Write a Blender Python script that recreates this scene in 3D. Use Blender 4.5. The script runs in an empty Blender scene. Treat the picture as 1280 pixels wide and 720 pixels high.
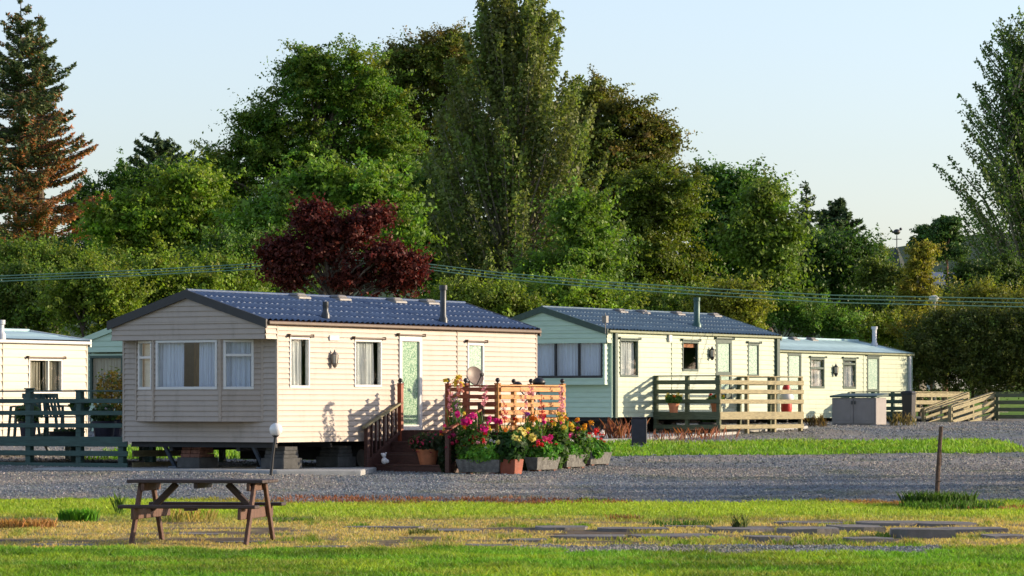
import bpy, math, random
import numpy as np
from mathutils import Vector, Matrix

random.seed(7)
RNG = np.random.default_rng(11)
C = bpy.context.scene.collection
F, CX, HY, EYE = 4500.0, 640.0, 509.0, 1.64      # photograph's geometry: focal length in px, horizon row, eye height
TH = math.radians(58)                            # heading of the caravans' long sides
A2 = (math.cos(TH), math.sin(TH))
N2 = (math.sin(TH), -math.cos(TH))               # outward from the sunny long side
KS, TS = .8, 0.27                              # sun: metres along the wall / down per metre off the wall
LIGHT = Vector((-KS * A2[0] - N2[0], -KS * A2[1] - N2[1], -TS)).normalized()

# ------------------------------------------------------------------ terrain
TY = [-50, 35, 43, 57, 61, 64, 67, 71.6, 80, 88, 93, 97, 116, 140, 200, 400, 900]
TZ = [-.05, -.02, .0, .107, .24, .36, .38, .46, .56, .78, .89, .97, 1.12, 1.5, 2.6, 4, 5]
def terr(x, y):
    x = np.asarray(x, float); y = np.asarray(y, float)
    z = np.interp(y, TY, TZ)
    s = np.clip((-2 - x) / 4, 0, 1); s = s * s * (3 - 2 * s)
    b = np.clip((y - 52) / 6, 0, 1) * np.clip((82 - y) / 8, 0, 1)
    return z + .07 * s * b
def tz(x, y): return float(terr(x, y))
def X(px, Y): return (px - CX) * Y / F
def Z(py, Y): return EYE - (py - HY) * Y / F
def G(px, py):
    lo, hi = 30.0, 135.0
    for _ in range(50):
        m = (lo + hi) / 2
        v = HY - F * (tz(X(px, m), m) - EYE) / m
        if v > py: lo = m
        else: hi = m
    return Vector((X(px, lo), lo, tz(X(px, lo), lo)))

def hash2(ix, iy, seed):
    n = (ix.astype(np.int64) * 374761393 + iy.astype(np.int64) * 668265263 + seed * 1274126177) & 0x7fffffff
    n = ((n ^ (n >> 13)) * 1274126177) & 0x7fffffff
    n = n ^ (n >> 16)
    return (n & 0xffff) / 65535.0
def vnoise(x, y, seed=0):
    x = np.asarray(x, float); y = np.asarray(y, float)
    ix = np.floor(x); iy = np.floor(y); fx = x - ix; fy = y - iy
    fx = fx * fx * (3 - 2 * fx); fy = fy * fy * (3 - 2 * fy)
    a = hash2(ix, iy, seed); b = hash2(ix + 1, iy, seed); c = hash2(ix, iy + 1, seed); d = hash2(ix + 1, iy + 1, seed)
    return (a * (1 - fx) + b * fx) * (1 - fy) + (c * (1 - fx) + d * fx) * fy
def fbm(x, y, seed=0, o=4):
    v = 0; a = .5; t = 0
    for k in range(o):
        v = v + a * vnoise(np.asarray(x) * 2 ** k, np.asarray(y) * 2 ** k, seed + k * 17); t += a; a *= .5
    return v / t

# ------------------------------------------------------------------ materials
MATS = {}
def nodes(name):
    m = bpy.data.materials.new(name); m.use_nodes = True
    nt = m.node_tree; p = nt.nodes['Principled BSDF']
    return m, nt, p
def mat(name, col, rough=.6, metal=0, var=.0, vscale=8, bump=0, bscale=60, stretch=None, spec=.5, dirt=None, coat=0):
    """plain coloured surface with natural tone variation, wear and bump"""
    if name in MATS: return MATS[name]
    m, nt, p = nodes(name); L = nt.links.new
    p.inputs['Roughness'].default_value = rough; p.inputs['Metallic'].default_value = metal
    p.inputs['Specular IOR Level'].default_value = spec; p.inputs['Coat Weight'].default_value = coat
    p.inputs['Base Color'].default_value = (*col, 1)
    tc = nt.nodes.new('ShaderNodeTexCoord'); mp = nt.nodes.new('ShaderNodeMapping'); L(tc.outputs['Object'], mp.inputs[0])
    if stretch: mp.inputs['Scale'].default_value = stretch
    last = None
    if var:
        n = nt.nodes.new('ShaderNodeTexNoise'); n.inputs['Scale'].default_value = vscale; n.inputs['Detail'].default_value = 6
        L(mp.outputs[0], n.inputs['Vector'])
        r = nt.nodes.new('ShaderNodeValToRGB'); r.color_ramp.elements[0].position = .3; r.color_ramp.elements[1].position = .72
        r.color_ramp.elements[0].color = (*[max(0, c * (1 - var)) for c in col], 1)
        r.color_ramp.elements[1].color = (*[min(1, c * (1 + var)) for c in col], 1)
        L(n.outputs[0], r.inputs[0]); last = r.outputs[0]
        if dirt:
            n2 = nt.nodes.new('ShaderNodeTexNoise'); n2.inputs['Scale'].default_value = dirt[1]; n2.inputs['Detail'].default_value = 8
            n2.inputs['Roughness'].default_value = .7
            mp2 = nt.nodes.new('ShaderNodeMapping'); mp2.inputs['Scale'].default_value = (1, 1, .3 if stretch else 1); L(tc.outputs['Object'], mp2.inputs[0]); L(mp2.outputs[0], n2.inputs['Vector'])
            r2 = nt.nodes.new('ShaderNodeValToRGB'); r2.color_ramp.elements[0].position = dirt[2]; r2.color_ramp.elements[1].position = dirt[2] + .25; r2.color_ramp.elements[1].color = (.55, .55, .55, 1)
            L(n2.outputs[0], r2.inputs[0])
            mx = nt.nodes.new('ShaderNodeMixRGB'); L(r2.outputs[0], mx.inputs[0]); L(last, mx.inputs[1]); mx.inputs[2].default_value = (*dirt[0], 1)
            last = mx.outputs[0]
        L(last, p.inputs['Base Color'])
    if bump:
        n = nt.nodes.new('ShaderNodeTexNoise'); n.inputs['Scale'].default_value = bscale; n.inputs['Detail'].default_value = 5
        L(mp.outputs[0], n.inputs['Vector'])
        b = nt.nodes.new('ShaderNodeBump'); b.inputs['Strength'].default_value = bump; b.inputs['Distance'].default_value = .02
        L(n.outputs[0], b.inputs['Height']); L(b.outputs[0], p.inputs['Normal'])
    MATS[name] = m; return m
def leafmat(name, trans=.35, rough=.55, spec=.35, tmul=(1.25, 1.3, .7)):
    if name in MATS: return MATS[name]
    m, nt, p = nodes(name); L = nt.links.new
    at = nt.nodes.new('ShaderNodeAttribute'); at.attribute_name = 'col'
    p.inputs['Roughness'].default_value = rough; p.inputs['Specular IOR Level'].default_value = spec
    L(at.outputs['Color'], p.inputs['Base Color'])
    t = nt.nodes.new('ShaderNodeBsdfTranslucent'); mx = nt.nodes.new('ShaderNodeMixShader'); mx.inputs[0].default_value = trans
    mul = nt.nodes.new('ShaderNodeMixRGB'); mul.blend_type = 'MULTIPLY'; mul.inputs[0].default_value = 1; mul.inputs[2].default_value = (*tmul, 1)
    L(at.outputs['Color'], mul.inputs[1]); L(mul.outputs[0], t.inputs[0])
    L(p.outputs[0], mx.inputs[1]); L(t.outputs[0], mx.inputs[2])
    L(mx.outputs[0], nt.nodes['Material Output'].inputs[0])
    MATS[name] = m; return m
def glassmat():
    m, nt, p = nodes('window_glass'); L = nt.links.new
    tr = nt.nodes.new('ShaderNodeBsdfTransparent'); tr.inputs[0].default_value = (.9, .94, .95, 1)
    gl = nt.nodes.new('ShaderNodeBsdfGlossy'); gl.inputs['Roughness'].default_value = .02
    fr = nt.nodes.new('ShaderNodeFresnel'); fr.inputs[0].default_value = 1.5
    md = nt.nodes.new('ShaderNodeMath'); md.operation = 'MULTIPLY_ADD'; md.inputs[1].default_value = 1.0; md.inputs[2].default_value = .01
    ge = nt.nodes.new('ShaderNodeNewGeometry'); sb = nt.nodes.new('ShaderNodeMath'); sb.operation = 'SUBTRACT'; sb.inputs[0].default_value = 1; L(ge.outputs['Backfacing'], sb.inputs[1])
    ml = nt.nodes.new('ShaderNodeMath'); ml.operation = 'MULTIPLY'; L(fr.outputs[0], ml.inputs[0]); L(sb.outputs[0], ml.inputs[1]); L(ml.outputs[0], md.inputs[0])
    mx = nt.nodes.new('ShaderNodeMixShader'); L(md.outputs[0], mx.inputs[0]); L(tr.outputs[0], mx.inputs[1]); L(gl.outputs[0], mx.inputs[2])
    L(mx.outputs[0], nt.nodes['Material Output'].inputs[0]); return m
def specklemat(name, c1, c2, scale, rough=.25):
    m, nt, p = nodes(name); L = nt.links.new
    tc = nt.nodes.new('ShaderNodeTexCoord'); v = nt.nodes.new('ShaderNodeTexVoronoi'); v.inputs['Scale'].default_value = scale
    L(tc.outputs['Object'], v.inputs['Vector'])
    r = nt.nodes.new('ShaderNodeValToRGB'); r.color_ramp.elements[0].position = .25; r.color_ramp.elements[1].position = .75
    r.color_ramp.elements[0].color = (*c1, 1); r.color_ramp.elements[1].color = (*c2, 1)
    L(v.outputs['Color'], r.inputs[0]); L(r.outputs[0], p.inputs['Base Color']); p.inputs['Roughness'].default_value = rough
    b = nt.nodes.new('ShaderNodeBump'); b.inputs['Strength'].default_value = .4; L(v.outputs['Distance'], b.inputs['Height']); L(b.outputs[0], p.inputs['Normal'])
    return m
def attrmat(name, rough=.9, bump=.5, bscale=40, var=.3, vscale=25, spec=.2):
    m, nt, p = nodes(name); L = nt.links.new
    at = nt.nodes.new('ShaderNodeAttribute'); at.attribute_name = 'col'
    tc = nt.nodes.new('ShaderNodeTexCoord')
    n = nt.nodes.new('ShaderNodeTexNoise'); n.inputs['Scale'].default_value = vscale; n.inputs['Detail'].default_value = 8; n.inputs['Roughness'].default_value = .7
    L(tc.outputs['Object'], n.inputs['Vector'])
    mr = nt.nodes.new('ShaderNodeMapRange'); mr.inputs[1].default_value = .3; mr.inputs[2].default_value = .7; mr.inputs[3].default_value = 1 - var; mr.inputs[4].default_value = 1 + var
    L(n.outputs[0], mr.inputs[0])
    mx = nt.nodes.new('ShaderNodeMixRGB'); mx.blend_type = 'MULTIPLY'; mx.inputs[0].default_value = 1
    L(at.outputs['Color'], mx.inputs[1]); L(mr.outputs[0], mx.inputs[2]); L(mx.outputs[0], p.inputs['Base Color'])
    p.inputs['Roughness'].default_value = rough; p.inputs['Specular IOR Level'].default_value = spec
    if bump:
        n2 = nt.nodes.new('ShaderNodeTexNoise'); n2.inputs['Scale'].default_value = bscale; n2.inputs['Detail'].default_value = 4
        L(tc.outputs['Object'], n2.inputs['Vector'])
        b = nt.nodes.new('ShaderNodeBump'); b.inputs['Strength'].default_value = bump; b.inputs['Distance'].default_value = .04
        L(n2.outputs[0], b.inputs['Height']); L(b.outputs[0], p.inputs['Normal'])
    return m

M_CREAM = mat('cream_cladding', (.385, .32, .262), .45, var=.05, vscale=2.5, stretch=(1, 1, 6), dirt=((.20, .17, .125), 4, .50))
M_CREAM2 = mat('pale_cladding', (.44, .39, .31), .45, var=.05, vscale=2.5, stretch=(1, 1, 6), dirt=((.42, .38, .3), 5, .66))
M_MINTF = mat('mint_green_cladding', (.45, .60, .46), .45, var=.07, vscale=2.5, stretch=(1, 1, 6))
M_MINT = mat('pale_mint_cladding', (.37, .43, .315), .45, var=.05, vscale=2.5, stretch=(1, 1, 6), dirt=((.19, .22, .15), 4, .52))
M_ROOF = mat('blue_tile_roof', (.045, .08, .155), .5, var=.3, vscale=14, spec=.5, coat=.0, bump=.15, bscale=40)
M_ROOF2 = mat('blue_green_tile_roof', (.065, .115, .16), .5, var=.3, vscale=14, spec=.5, coat=.0, bump=.15, bscale=40)
M_ROOF3 = mat('light_blue_sheet_roof', (.38, .54, .55), .4, var=.12, vscale=3, dirt=((.22, .3, .3), 3, .6))
M_BLACK = mat('black_barge_paint', (.018, .018, .022), .5, var=.2)
M_DGREEN = mat('dark_green_paint', (.025, .06, .045), .45, var=.25, vscale=12)
M_BROWNG = mat('brown_gutter', (.10, .06, .035), .5, var=.2)
M_GREENG = mat('olive_gutter', (.19, .21, .11), .5, var=.2)
M_WHITE = mat('white_upvc', (.62, .62, .60), .35, var=.03)
M_FLUE = mat('dark_flue_metal', (.05, .055, .06), .4, metal=.5, var=.2)
M_FLUEG = mat('green_flue_metal', (.03, .085, .075), .4, metal=.2, var=.2)
M_FLUEW = mat('grey_white_flue', (.5, .52, .55), .45, var=.1)
M_VENT = mat('grey_roof_vent', (.20, .19, .175), .5, var=.2)
M_CURT_B = mat('lilac_curtain', (.68, .70, .80), .9, var=.12, vscale=6, stretch=(12, 12, .4))
M_CURT_W = mat('white_curtain', (.74, .69, .64), .9, var=.2, vscale=4, stretch=(14, 14, .3))
M_CURT_S = mat('striped_brown_curtain', (.46, .38, .28), .9, var=.5, vscale=5, stretch=(14, 14, .2))
M_BLIND = mat('cream_blind', (.72, .64, .5), .9, var=.05)
M_WOODIN = mat('brown_interior_wood', (.42, .20, .06), .5, var=.4, vscale=6, stretch=(6, 6, .8))
M_DARKIN = mat('interior_wallboard', (.32, .27, .2), .8, var=.1)
M_GLASS = glassmat(); MATS['window_glass'] = M_GLASS
M_OBSC = specklemat('obscured_green_glass', (.10, .24, .14), (.42, .55, .40), 55)
M_OBSC2 = specklemat('obscured_pale_glass', (.22, .36, .28), (.55, .64, .54), 55)
M_CHASSIS = mat('black_chassis_steel', (.015, .015, .017), .7, var=.2)
M_STEEL = mat('grey_painted_steel', (.08, .10, .13), .5, var=.2)
M_TYRE = mat('tyre_rubber', (.02, .02, .02), .85)
M_RUST = mat('rusty_steel', (.095, .058, .042), .9, var=.5, vscale=20, bump=.4, bscale=50)
M_BRICK = mat('red_brick', (.20, .09, .06), .9, var=.35, vscale=14, bump=.5, bscale=40)
M_CONC = mat('concrete', (.36, .36, .34), .9, var=.2, vscale=5, bump=.4, bscale=50, dirt=((.2, .2, .19), 2.5, .55))
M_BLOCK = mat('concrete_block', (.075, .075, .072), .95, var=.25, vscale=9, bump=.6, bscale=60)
M_DECKBR = mat('dark_brown_stained_timber', (.075, .030, .022), .55, var=.3, vscale=4, stretch=(2, 2, 9), bump=.2, bscale=25)
M_REDST = mat('red_stained_timber', (.27, .058, .022), .55, var=.25, vscale=4, bump=.2, bscale=25)
M_ORANGE = mat('orange_stained_timber', (.52, .235, .065), .6, var=.3, vscale=5, stretch=(1, 1, 7), bump=.25, bscale=25)
M_GREENT = mat('dark_green_stained_timber', (.030, .075, .062), .6, var=.3, vscale=4, stretch=(1, 1, 8), bump=.3, bscale=25)
M_OLIVET = mat('olive_weathered_timber', (.28, .24, .13), .75, var=.35, vscale=5, stretch=(1, 1, 8), bump=.35, bscale=25, dirt=((.16, .14, .07), 6, .6))
M_OLIVESH = mat('shaded_olive_timber', (.10, .12, .065), .75, var=.35, vscale=5, stretch=(1, 1, 8), bump=.35, bscale=25)  # olive darkened to paint in shade on the sides away from the sun
M_TABLE = mat('dark_picnic_timber', (.05, .028, .023), .55, var=.4, vscale=4, stretch=(1, 8, 8), bump=.4, bscale=22, spec=.5)
M_TABLEL = mat('brown_picnic_leg_timber', (.115, .055, .034), .7, var=.4, vscale=5, stretch=(6, 6, 1), bump=.4, bscale=25)
M_TERRA = mat('terracotta', (.50, .18, .08), .8, var=.2, vscale=10, bump=.15, bscale=40)
M_STONE = mat('grey_cast_stone', (.17, .165, .15), .9, var=.35, vscale=14, bump=.9, bscale=45)
M_SOIL = mat('potting_soil', (.04, .028, .02), .95, var=.3, bump=.5)
M_BPLAST = mat('black_plastic', (.018, .018, .02), .45, var=.1)
M_NAVY = mat('dark_purple_board', (.030, .026, .045), .6, var=.3, bump=.2)
M_GREYBOX = mat('grey_plastic_box', (.25, .225, .215), .6, var=.08, vscale=4)
M_GLOBE = mat('frosted_white_globe', (.80, .78, .74), .3, var=.03)
M_DISH = mat('grey_brown_dish', (.21, .155, .125), .5, var=.15)
M_LANT = mat('aged_lantern_metal', (.26, .23, .20), .5, metal=.4, var=.3)
M_LGLASS = mat('pale_lantern_glass', (.65, .6, .5), .2)
M_BARK = mat('grey_brown_bark', (.10, .075, .055), .9, var=.4, vscale=8, bump=.8, bscale=20)
M_PINEBARK = mat('orange_pine_bark', (.20, .10, .06), .9, var=.4, vscale=8, bump=.8, bscale=20)
M_PALEBARK = mat('pale_bark', (.22, .19, .15), .9, var=.4, vscale=8, bump=.6, bscale=20)
M_LEAF = leafmat('leaf', .40)
M_LEAFR = leafmat('copper_leaf', .32, .55, .25, (1.25, .75, .75))
M_NEEDLE = leafmat('needle', .22, .6, .3)
M_GRASS = leafmat('grass_blade', .4)
M_PETAL = leafmat('petal', .3, .6, .3, (1.1, 1.0, 1.0))
M_GROUND = attrmat('grass_and_soil', .95, .6, 18, .35, 9)
M_GRAV = attrmat('gravel', .9, .9, 28, .45, 22, .35)
M_STONES = attrmat('gravel_stones', .8, 0, 1, .15, 60, .4)
M_FLAG = mat('weathered_flagstone', (.17, .15, .135), .9, var=.35, vscale=3, bump=.6, bscale=18, dirt=((.13, .14, .08), 2.2, .5))
M_SLATE = mat('green_grey_slate', (.03, .045, .04), .8, var=.2, vscale=5)
M_HARL = mat('white_rendered_wall', (.62, .60, .56), .9, var=.1)
M_HROOF = mat('blue_slate_roof', (.10, .13, .19), .6, var=.15)
M_REDP = mat('red_ornament_paint', (.50, .03, .02), .4)
M_SKIN = mat('pale_ornament_paint', (.75, .72, .70), .6)
M_BIN = mat('black_wheelie_plastic', (.02, .02, .024), .4)
M_CABLE = mat('green_grey_cable', (.16, .30, .20), .5)

# ------------------------------------------------------------------ mesh builder
class MB:
    def __init__(s, M=None): s.v = []; s.f = []; s.M = M or Matrix()
    def add(s, vs, fs, M=None):
        T = s.M @ M if M is not None else s.M
        b = len(s.v); s.v += [T @ Vector(p) for p in vs]; s.f += [tuple(i + b for i in f) for f in fs]; return s
    def box(s, x0, x1, y0, y1, z0, z1, M=None, taper=0):
        t = taper
        return s.add([(x0, y0, z0), (x1, y0, z0), (x1, y1, z0), (x0, y1, z0), (x0 - t, y0 - t, z1), (x1 + t, y0 - t, z1), (x1 + t, y1 + t, z1), (x0 - t, y1 + t, z1)],
                     [(3, 2, 1, 0), (4, 5, 6, 7), (0, 1, 5, 4), (1, 2, 6, 5), (2, 3, 7, 6), (3, 0, 4, 7)], M)
    def bar(s, p, q, w, h, up=(0, 0, 1)):
        p = Vector(p); q = Vector(q); d = (q - p); L = d.length; d.normalize(); u = Vector(up)
        r = d.cross(u)
        if r.length < 1e-4: r = d.cross(Vector((1, 0, 0)))
        r.normalize(); u = r.cross(d)
        R = Matrix((( d.x, r.x, u.x, p.x), (d.y, r.y, u.y, p.y), (d.z, r.z, u.z, p.z), (0, 0, 0, 1)))
        return s.box(0, L, -w / 2, w / 2, -h / 2, h / 2, R)
    def tube(s, pts, rs, n=8, cap=True):
        pts = [Vector(p) for p in pts]
        if not hasattr(rs, '__len__'): rs = [rs] * len(pts)
        vs = []; fs = []
        for i, p in enumerate(pts):
            d = (pts[min(i + 1, len(pts) - 1)] - pts[max(i - 1, 0)]).normalized()
            r = d.cross(Vector((0, 0, 1)))
            if r.length < 1e-3: r = Vector((1, 0, 0))
            r.normalize(); u = r.cross(d)
            for k in range(n):
                a = 2 * math.pi * k / n
                vs.append(p + (r * math.cos(a) + u * math.sin(a)) * rs[i])
        for i in range(len(pts) - 1):
            for k in range(n):
                k2 = (k + 1) % n
                fs.append((i * n + k, i * n + k2, (i + 1) * n + k2, (i + 1) * n + k))
        if cap: fs.append(tuple(range(n))); fs.append(tuple(range((len(pts) - 1) * n, len(pts) * n))[::-1])
        return s.add(vs, fs)
    def lathe(s, prof, c=(0, 0, 0), n=16, M=None):
        vs = []; fs = []
        for r, z in prof:
            for k in range(n):
                a = 2 * math.pi * k / n; vs.append((c[0] + r * math.cos(a), c[1] + r * math.sin(a), c[2] + z))
        for i in range(len(prof) - 1):
            for k in range(n):
                k2 = (k + 1) % n; fs.append((i * n + k, i * n + k2, (i + 1) * n + k2, (i + 1) * n + k))
        fs.append(tuple(range(n))[::-1]); fs.append(tuple(range((len(prof) - 1) * n, len(prof) * n)))
        return s.add(vs, fs, M)
    def ball(s, c, r, n=12, sq=1):
        return s.lathe([(max(.001, r * math.sin(math.pi * i / n)), -r * sq * math.cos(math.pi * i / n)) for i in range(n + 1)], c, n + 4)
    def prism(s, poly, axis0, axis1):
        """polygon of (a,z) in the local y-z plane extruded along x from axis0 to axis1"""
        n = len(poly)
        vs = [(axis0, a, z) for a, z in poly] + [(axis1, a, z) for a, z in poly]
        fs = [tuple(range(n))[::-1], tuple(range(n, 2 * n))] + [(i, (i + 1) % n, n + (i + 1) % n, n + i) for i in range(n)]
        return s.add(vs, fs)
    def build(s, name, m, parent=None, smooth=False, bevel=0):
        me = bpy.data.meshes.new(name); me.from_pydata([tuple(v) for v in s.v], [], s.f); me.update()
        o = bpy.data.objects.new(name, me); C.objects.link(o); me.materials.append(m)
        if smooth:
            me.polygons.foreach_set('use_smooth', [True] * len(me.polygons))
            try: me.set_sharp_from_angle(angle=math.radians(40))
            except Exception: pass
        if parent is not None: o.parent = parent
        if bevel:
            b = o.modifiers.new('edge', 'BEVEL'); b.width = bevel; b.segments = 1; b.limit_method = 'ANGLE'
        return o
def tag(o, label, cat=None, group=None, kind=None):
    if label: o['label'] = label
    if cat: o['category'] = cat
    if group: o['group'] = group
    if kind: o['kind'] = kind
    return o
def thing(name, loc, rz, label, cat, group=None):
    o = bpy.data.objects.new(name, None); C.objects.link(o); o.location = loc; o.rotation_euler = (0, 0, rz); o.empty_display_size = .2
    return tag(o, label, cat, group)
def copy_tree(o, parent=None):
    c = o.copy(); C.objects.link(c)
    if parent is not None: c.parent = parent
    for ch in list(o.children): copy_tree(ch, c)
    return c

def np_mesh(name, verts, nper, cols, m, parent=None, label=None, smooth=False):
    """verts (N*nper,3) -> N separate faces of nper corners with a colour per face"""
    n = len(verts) // nper
    me = bpy.data.meshes.new(name)
    me.vertices.add(n * nper); me.vertices.foreach_set('co', np.ascontiguousarray(verts, np.float32).ravel())
    me.loops.add(n * nper); me.loops.foreach_set('vertex_index', np.arange(n * nper, dtype=np.int32))
    me.polygons.add(n); me.polygons.foreach_set('loop_start', np.arange(0, n * nper, nper, dtype=np.int32))
    me.polygons.foreach_set('loop_total', np.full(n, nper, np.int32))
    me.update(calc_edges=True)
    a = me.color_attributes.new('col', 'FLOAT_COLOR', 'POINT')
    cc = np.ones((n * nper, 4), np.float32); cc[:, :3] = np.repeat(cols, nper, 0)
    a.data.foreach_set('color', cc.ravel())
    me.materials.append(m)
    o = bpy.data.objects.new(name, me); C.objects.link(o)
    if parent is not None: o.parent = parent
    return o
def unit(a): return a / np.maximum(1e-9, np.linalg.norm(a, axis=-1, keepdims=True))
def leaf_verts(P, Nn, size, aspect=.6):
    """kite-shaped leaves at P with normals Nn"""
    n = len(P); r = RNG.normal(size=(n, 3)); t = unit(np.cross(Nn, r)); b = np.cross(Nn, t)
    s = np.asarray(size).reshape(-1, 1) if hasattr(size, '__len__') else np.full((n, 1), size)
    fold = Nn * s * .18
    V = np.stack([P - t * s, P + b * s * aspect - fold + t * s * .15, P + t * s, P - b * s * aspect - fold + t * s * .15], 1)
    return V.reshape(-1, 3)
def jitter_cols(base, n, v=.25, hue=.12):
    c = np.array(base, float)[None, :] * (1 + RNG.uniform(-v, v, (n, 1)))
    c = c * (1 + RNG.uniform(-hue, hue, (n, 3)))
    return np.clip(c, .002, .9)

# ------------------------------------------------------------------ world, camera, sun
scene = bpy.context.scene
w = bpy.data.worlds.new('World'); scene.world = w; w.use_nodes = True
nt = w.node_tree; bg = nt.nodes['Background']
sky = nt.nodes.new('ShaderNodeTexSky'); sky.sky_type = 'NISHITA'; sky.sun_disc = False
sd = -LIGHT
sky.sun_elevation = math.asin(sd.z); sky.sun_rotation = math.atan2(sd.x, sd.y)
sky.air_density = 1.0; sky.dust_density = 1.0; sky.ozone_density = 3.0; sky.altitude = 0
tint = nt.nodes.new('ShaderNodeMixRGB'); tint.blend_type = 'MULTIPLY'; tint.inputs[0].default_value = 1; tint.inputs[2].default_value = (1.06, .96, 1.02, 1)
nt.links.new(sky.outputs[0], tint.inputs[1])
# low haze: the sky brightens towards the far horizon ahead
wtc = nt.nodes.new('ShaderNodeTexCoord'); sx = nt.nodes.new('ShaderNodeSeparateXYZ'); nt.links.new(wtc.outputs['Generated'], sx.inputs[0])
m1 = nt.nodes.new('ShaderNodeMapRange'); m1.interpolation_type = 'SMOOTHSTEP'; m1.inputs[1].default_value = .1; m1.inputs[2].default_value = .95; m1.inputs[3].default_value = 0; m1.inputs[4].default_value = .04; nt.links.new(sx.outputs[1], m1.inputs[0])
m2 = nt.nodes.new('ShaderNodeMapRange'); m2.inputs[1].default_value = .05; m2.inputs[2].default_value = .6; m2.inputs[3].default_value = 1; m2.inputs[4].default_value = 0; nt.links.new(sx.outputs[2], m2.inputs[0])
mm = nt.nodes.new('ShaderNodeMath'); mm.operation = 'MULTIPLY'; nt.links.new(m1.outputs[0], mm.inputs[0]); nt.links.new(m2.outputs[0], mm.inputs[1])
ma = nt.nodes.new('ShaderNodeMath'); ma.operation = 'ADD'; ma.inputs[1].default_value = 1; nt.links.new(mm.outputs[0], ma.inputs[0])
hz_ = nt.nodes.new('ShaderNodeVectorMath'); hz_.operation = 'SCALE'; nt.links.new(tint.outputs[0], hz_.inputs[0]); nt.links.new(ma.outputs[0], hz_.inputs['Scale'])
hs = nt.nodes.new('ShaderNodeHueSaturation'); hs.inputs['Saturation'].default_value = .72; nt.links.new(hz_.outputs[0], hs.inputs['Color']); nt.links.new(hs.outputs[0], bg.inputs[0]); bg.inputs[1].default_value = .15
sl = bpy.data.lights.new('sun', 'SUN'); so = bpy.data.objects.new('sun', sl); C.objects.link(so)
sl.energy = 3.5; sl.angle = math.radians(.5); sl.color = (1, .80, .56)
so.rotation_euler = LIGHT.to_track_quat('-Z', 'Y').to_euler(); so.location = (60, 80, 40)
cam = bpy.data.cameras.new('camera'); co = bpy.data.objects.new('camera', cam); C.objects.link(co); scene.camera = co
cam.sensor_width = 36; cam.lens = 36 * F / 1280; cam.shift_y = (HY - 360) / 1280; cam.clip_end = 3000; cam.clip_start = .5
co.location = (0, 0, EYE); co.rotation_euler = (math.pi / 2, 0, 0)
vs = scene.view_settings; vs.view_transform = 'Standard'; vs.look = 'None'; vs.gamma = 1; vs.exposure = 0.95; vs.use_curve_mapping = False
scene.cycles.max_bounces = 8; scene.cycles.diffuse_bounces = 3; scene.cycles.transparent_max_bounces = 12
try: scene.cycles.use_denoising = True
except Exception: pass

# ------------------------------------------------------------------ ground sheets
def lerp3(a, b, t): return a * (1 - t[..., None]) + np.array(b) * t[..., None]
def sst(e0, e1, x):
    t = np.clip((x - e0) / (e1 - e0), 0, 1); return t * t * (3 - 2 * t)
def gravel_mask(x, y):
    """>0 inside the gravel yard"""
    n = (fbm(x * .7, y * .5, 3) - .5) * 4 + (fbm(x * 5, y * 2, 9) - .5) * 2
    m = np.minimum(y - (57.0 + n * .6), 128 - y)
    # lawn strip in the gravel, kept as a gap
    y0 = 79.2 + np.maximum(0, x - 2) * .25; y1 = 87 + np.maximum(0, x - 2) * .2
    strip = np.minimum(np.minimum(y - y0, y1 - y) , np.minimum((x - 1.3) * 2, (11.9 - x) * 4)) + n * .35
    m = np.minimum(m, -strip)
    behind = np.minimum(np.minimum(y - 74, -4.0 - x), x + 8.8) + n * .3          # lawn behind the first caravan
    return np.minimum(m, -behind)
def turf(x, y):
    """colour, blade density (0-1), blade height of the ground cover"""
    n1 = fbm(x * .35, y * .22, 21); n2 = fbm(x * 1.3, y * .6, 31); n3 = fbm(x * 4, y * 1.2, 41)
    px = CX + F * x / np.maximum(y, 1)
    green = np.array([.17, .31, .022]); lime = np.array([.31, .43, .04]); straw = np.array([.54, .40, .15]); soil = np.array([.17, .12, .075])
    t_lime = sst(.40, .60, n1 * .6 + n2 * .4)
    dk_ = sst(.5, .68, fbm(x * .5, y * .55, 33) * .7 + n3 * .3); green = green * .8
    c = lerp3(np.broadcast_to(green, x.shape + (3,)), lime, t_lime * .8)
    fg = sst(40.8, 42, y); c = lerp3(c, (.15, .34, .025), (1 - fg) * sst(.36, .56, fbm(x * .6, y * .8, 39)) * .9); c = c * (1 - .4 * dk_[..., None]) ; sp_ = sst(.56, .68, fbm(x * .8, y * 1.4, 37)) * (.45 + .55 * fg); c = lerp3(c, straw * .8, sp_ * .55)
    # dry belt
    belt = sst(41.0, 42.5, y + (n2 - .5) * 3) * (1 - sst(49, 53.5, y + (n2 - .5) * 6))
    dry = belt * sst(.36, .55, n2 * .55 + n3 * .45 + .08)
    c = lerp3(c, straw, dry * .9)
    bare = belt * sst(.52, .64, fbm(x * .9, y * 1.6, 51) + (n3 - .5) * .3)
    c = lerp3(c, soil, bare)
    # lush lime band before the gravel
    band = sst(50, 53, y) * (1 - sst(57, 58, y))
    c = lerp3(c, (.36, .47, .045), band * .7)
    stp = sst(70, 75, y); c = lerp3(c, (.17, .34, .03), stp * .65)
    edge = sst(55.3, 56.8, y + (n3 - .5) * 2) * (1 - sst(58.5, 60, y)) * sst(.4, .6, fbm(x * .5, y * .1, 61)) * sst(-6, -3.6, x)
    c = lerp3(c, (.30, .13, .06), edge * .85)
    dens = np.clip(1 - bare * .93 - dry * .35, 0, 1)
    h = .055 - dry * .02 + (n1 - .5) * .04
    return c, dens, h
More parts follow.
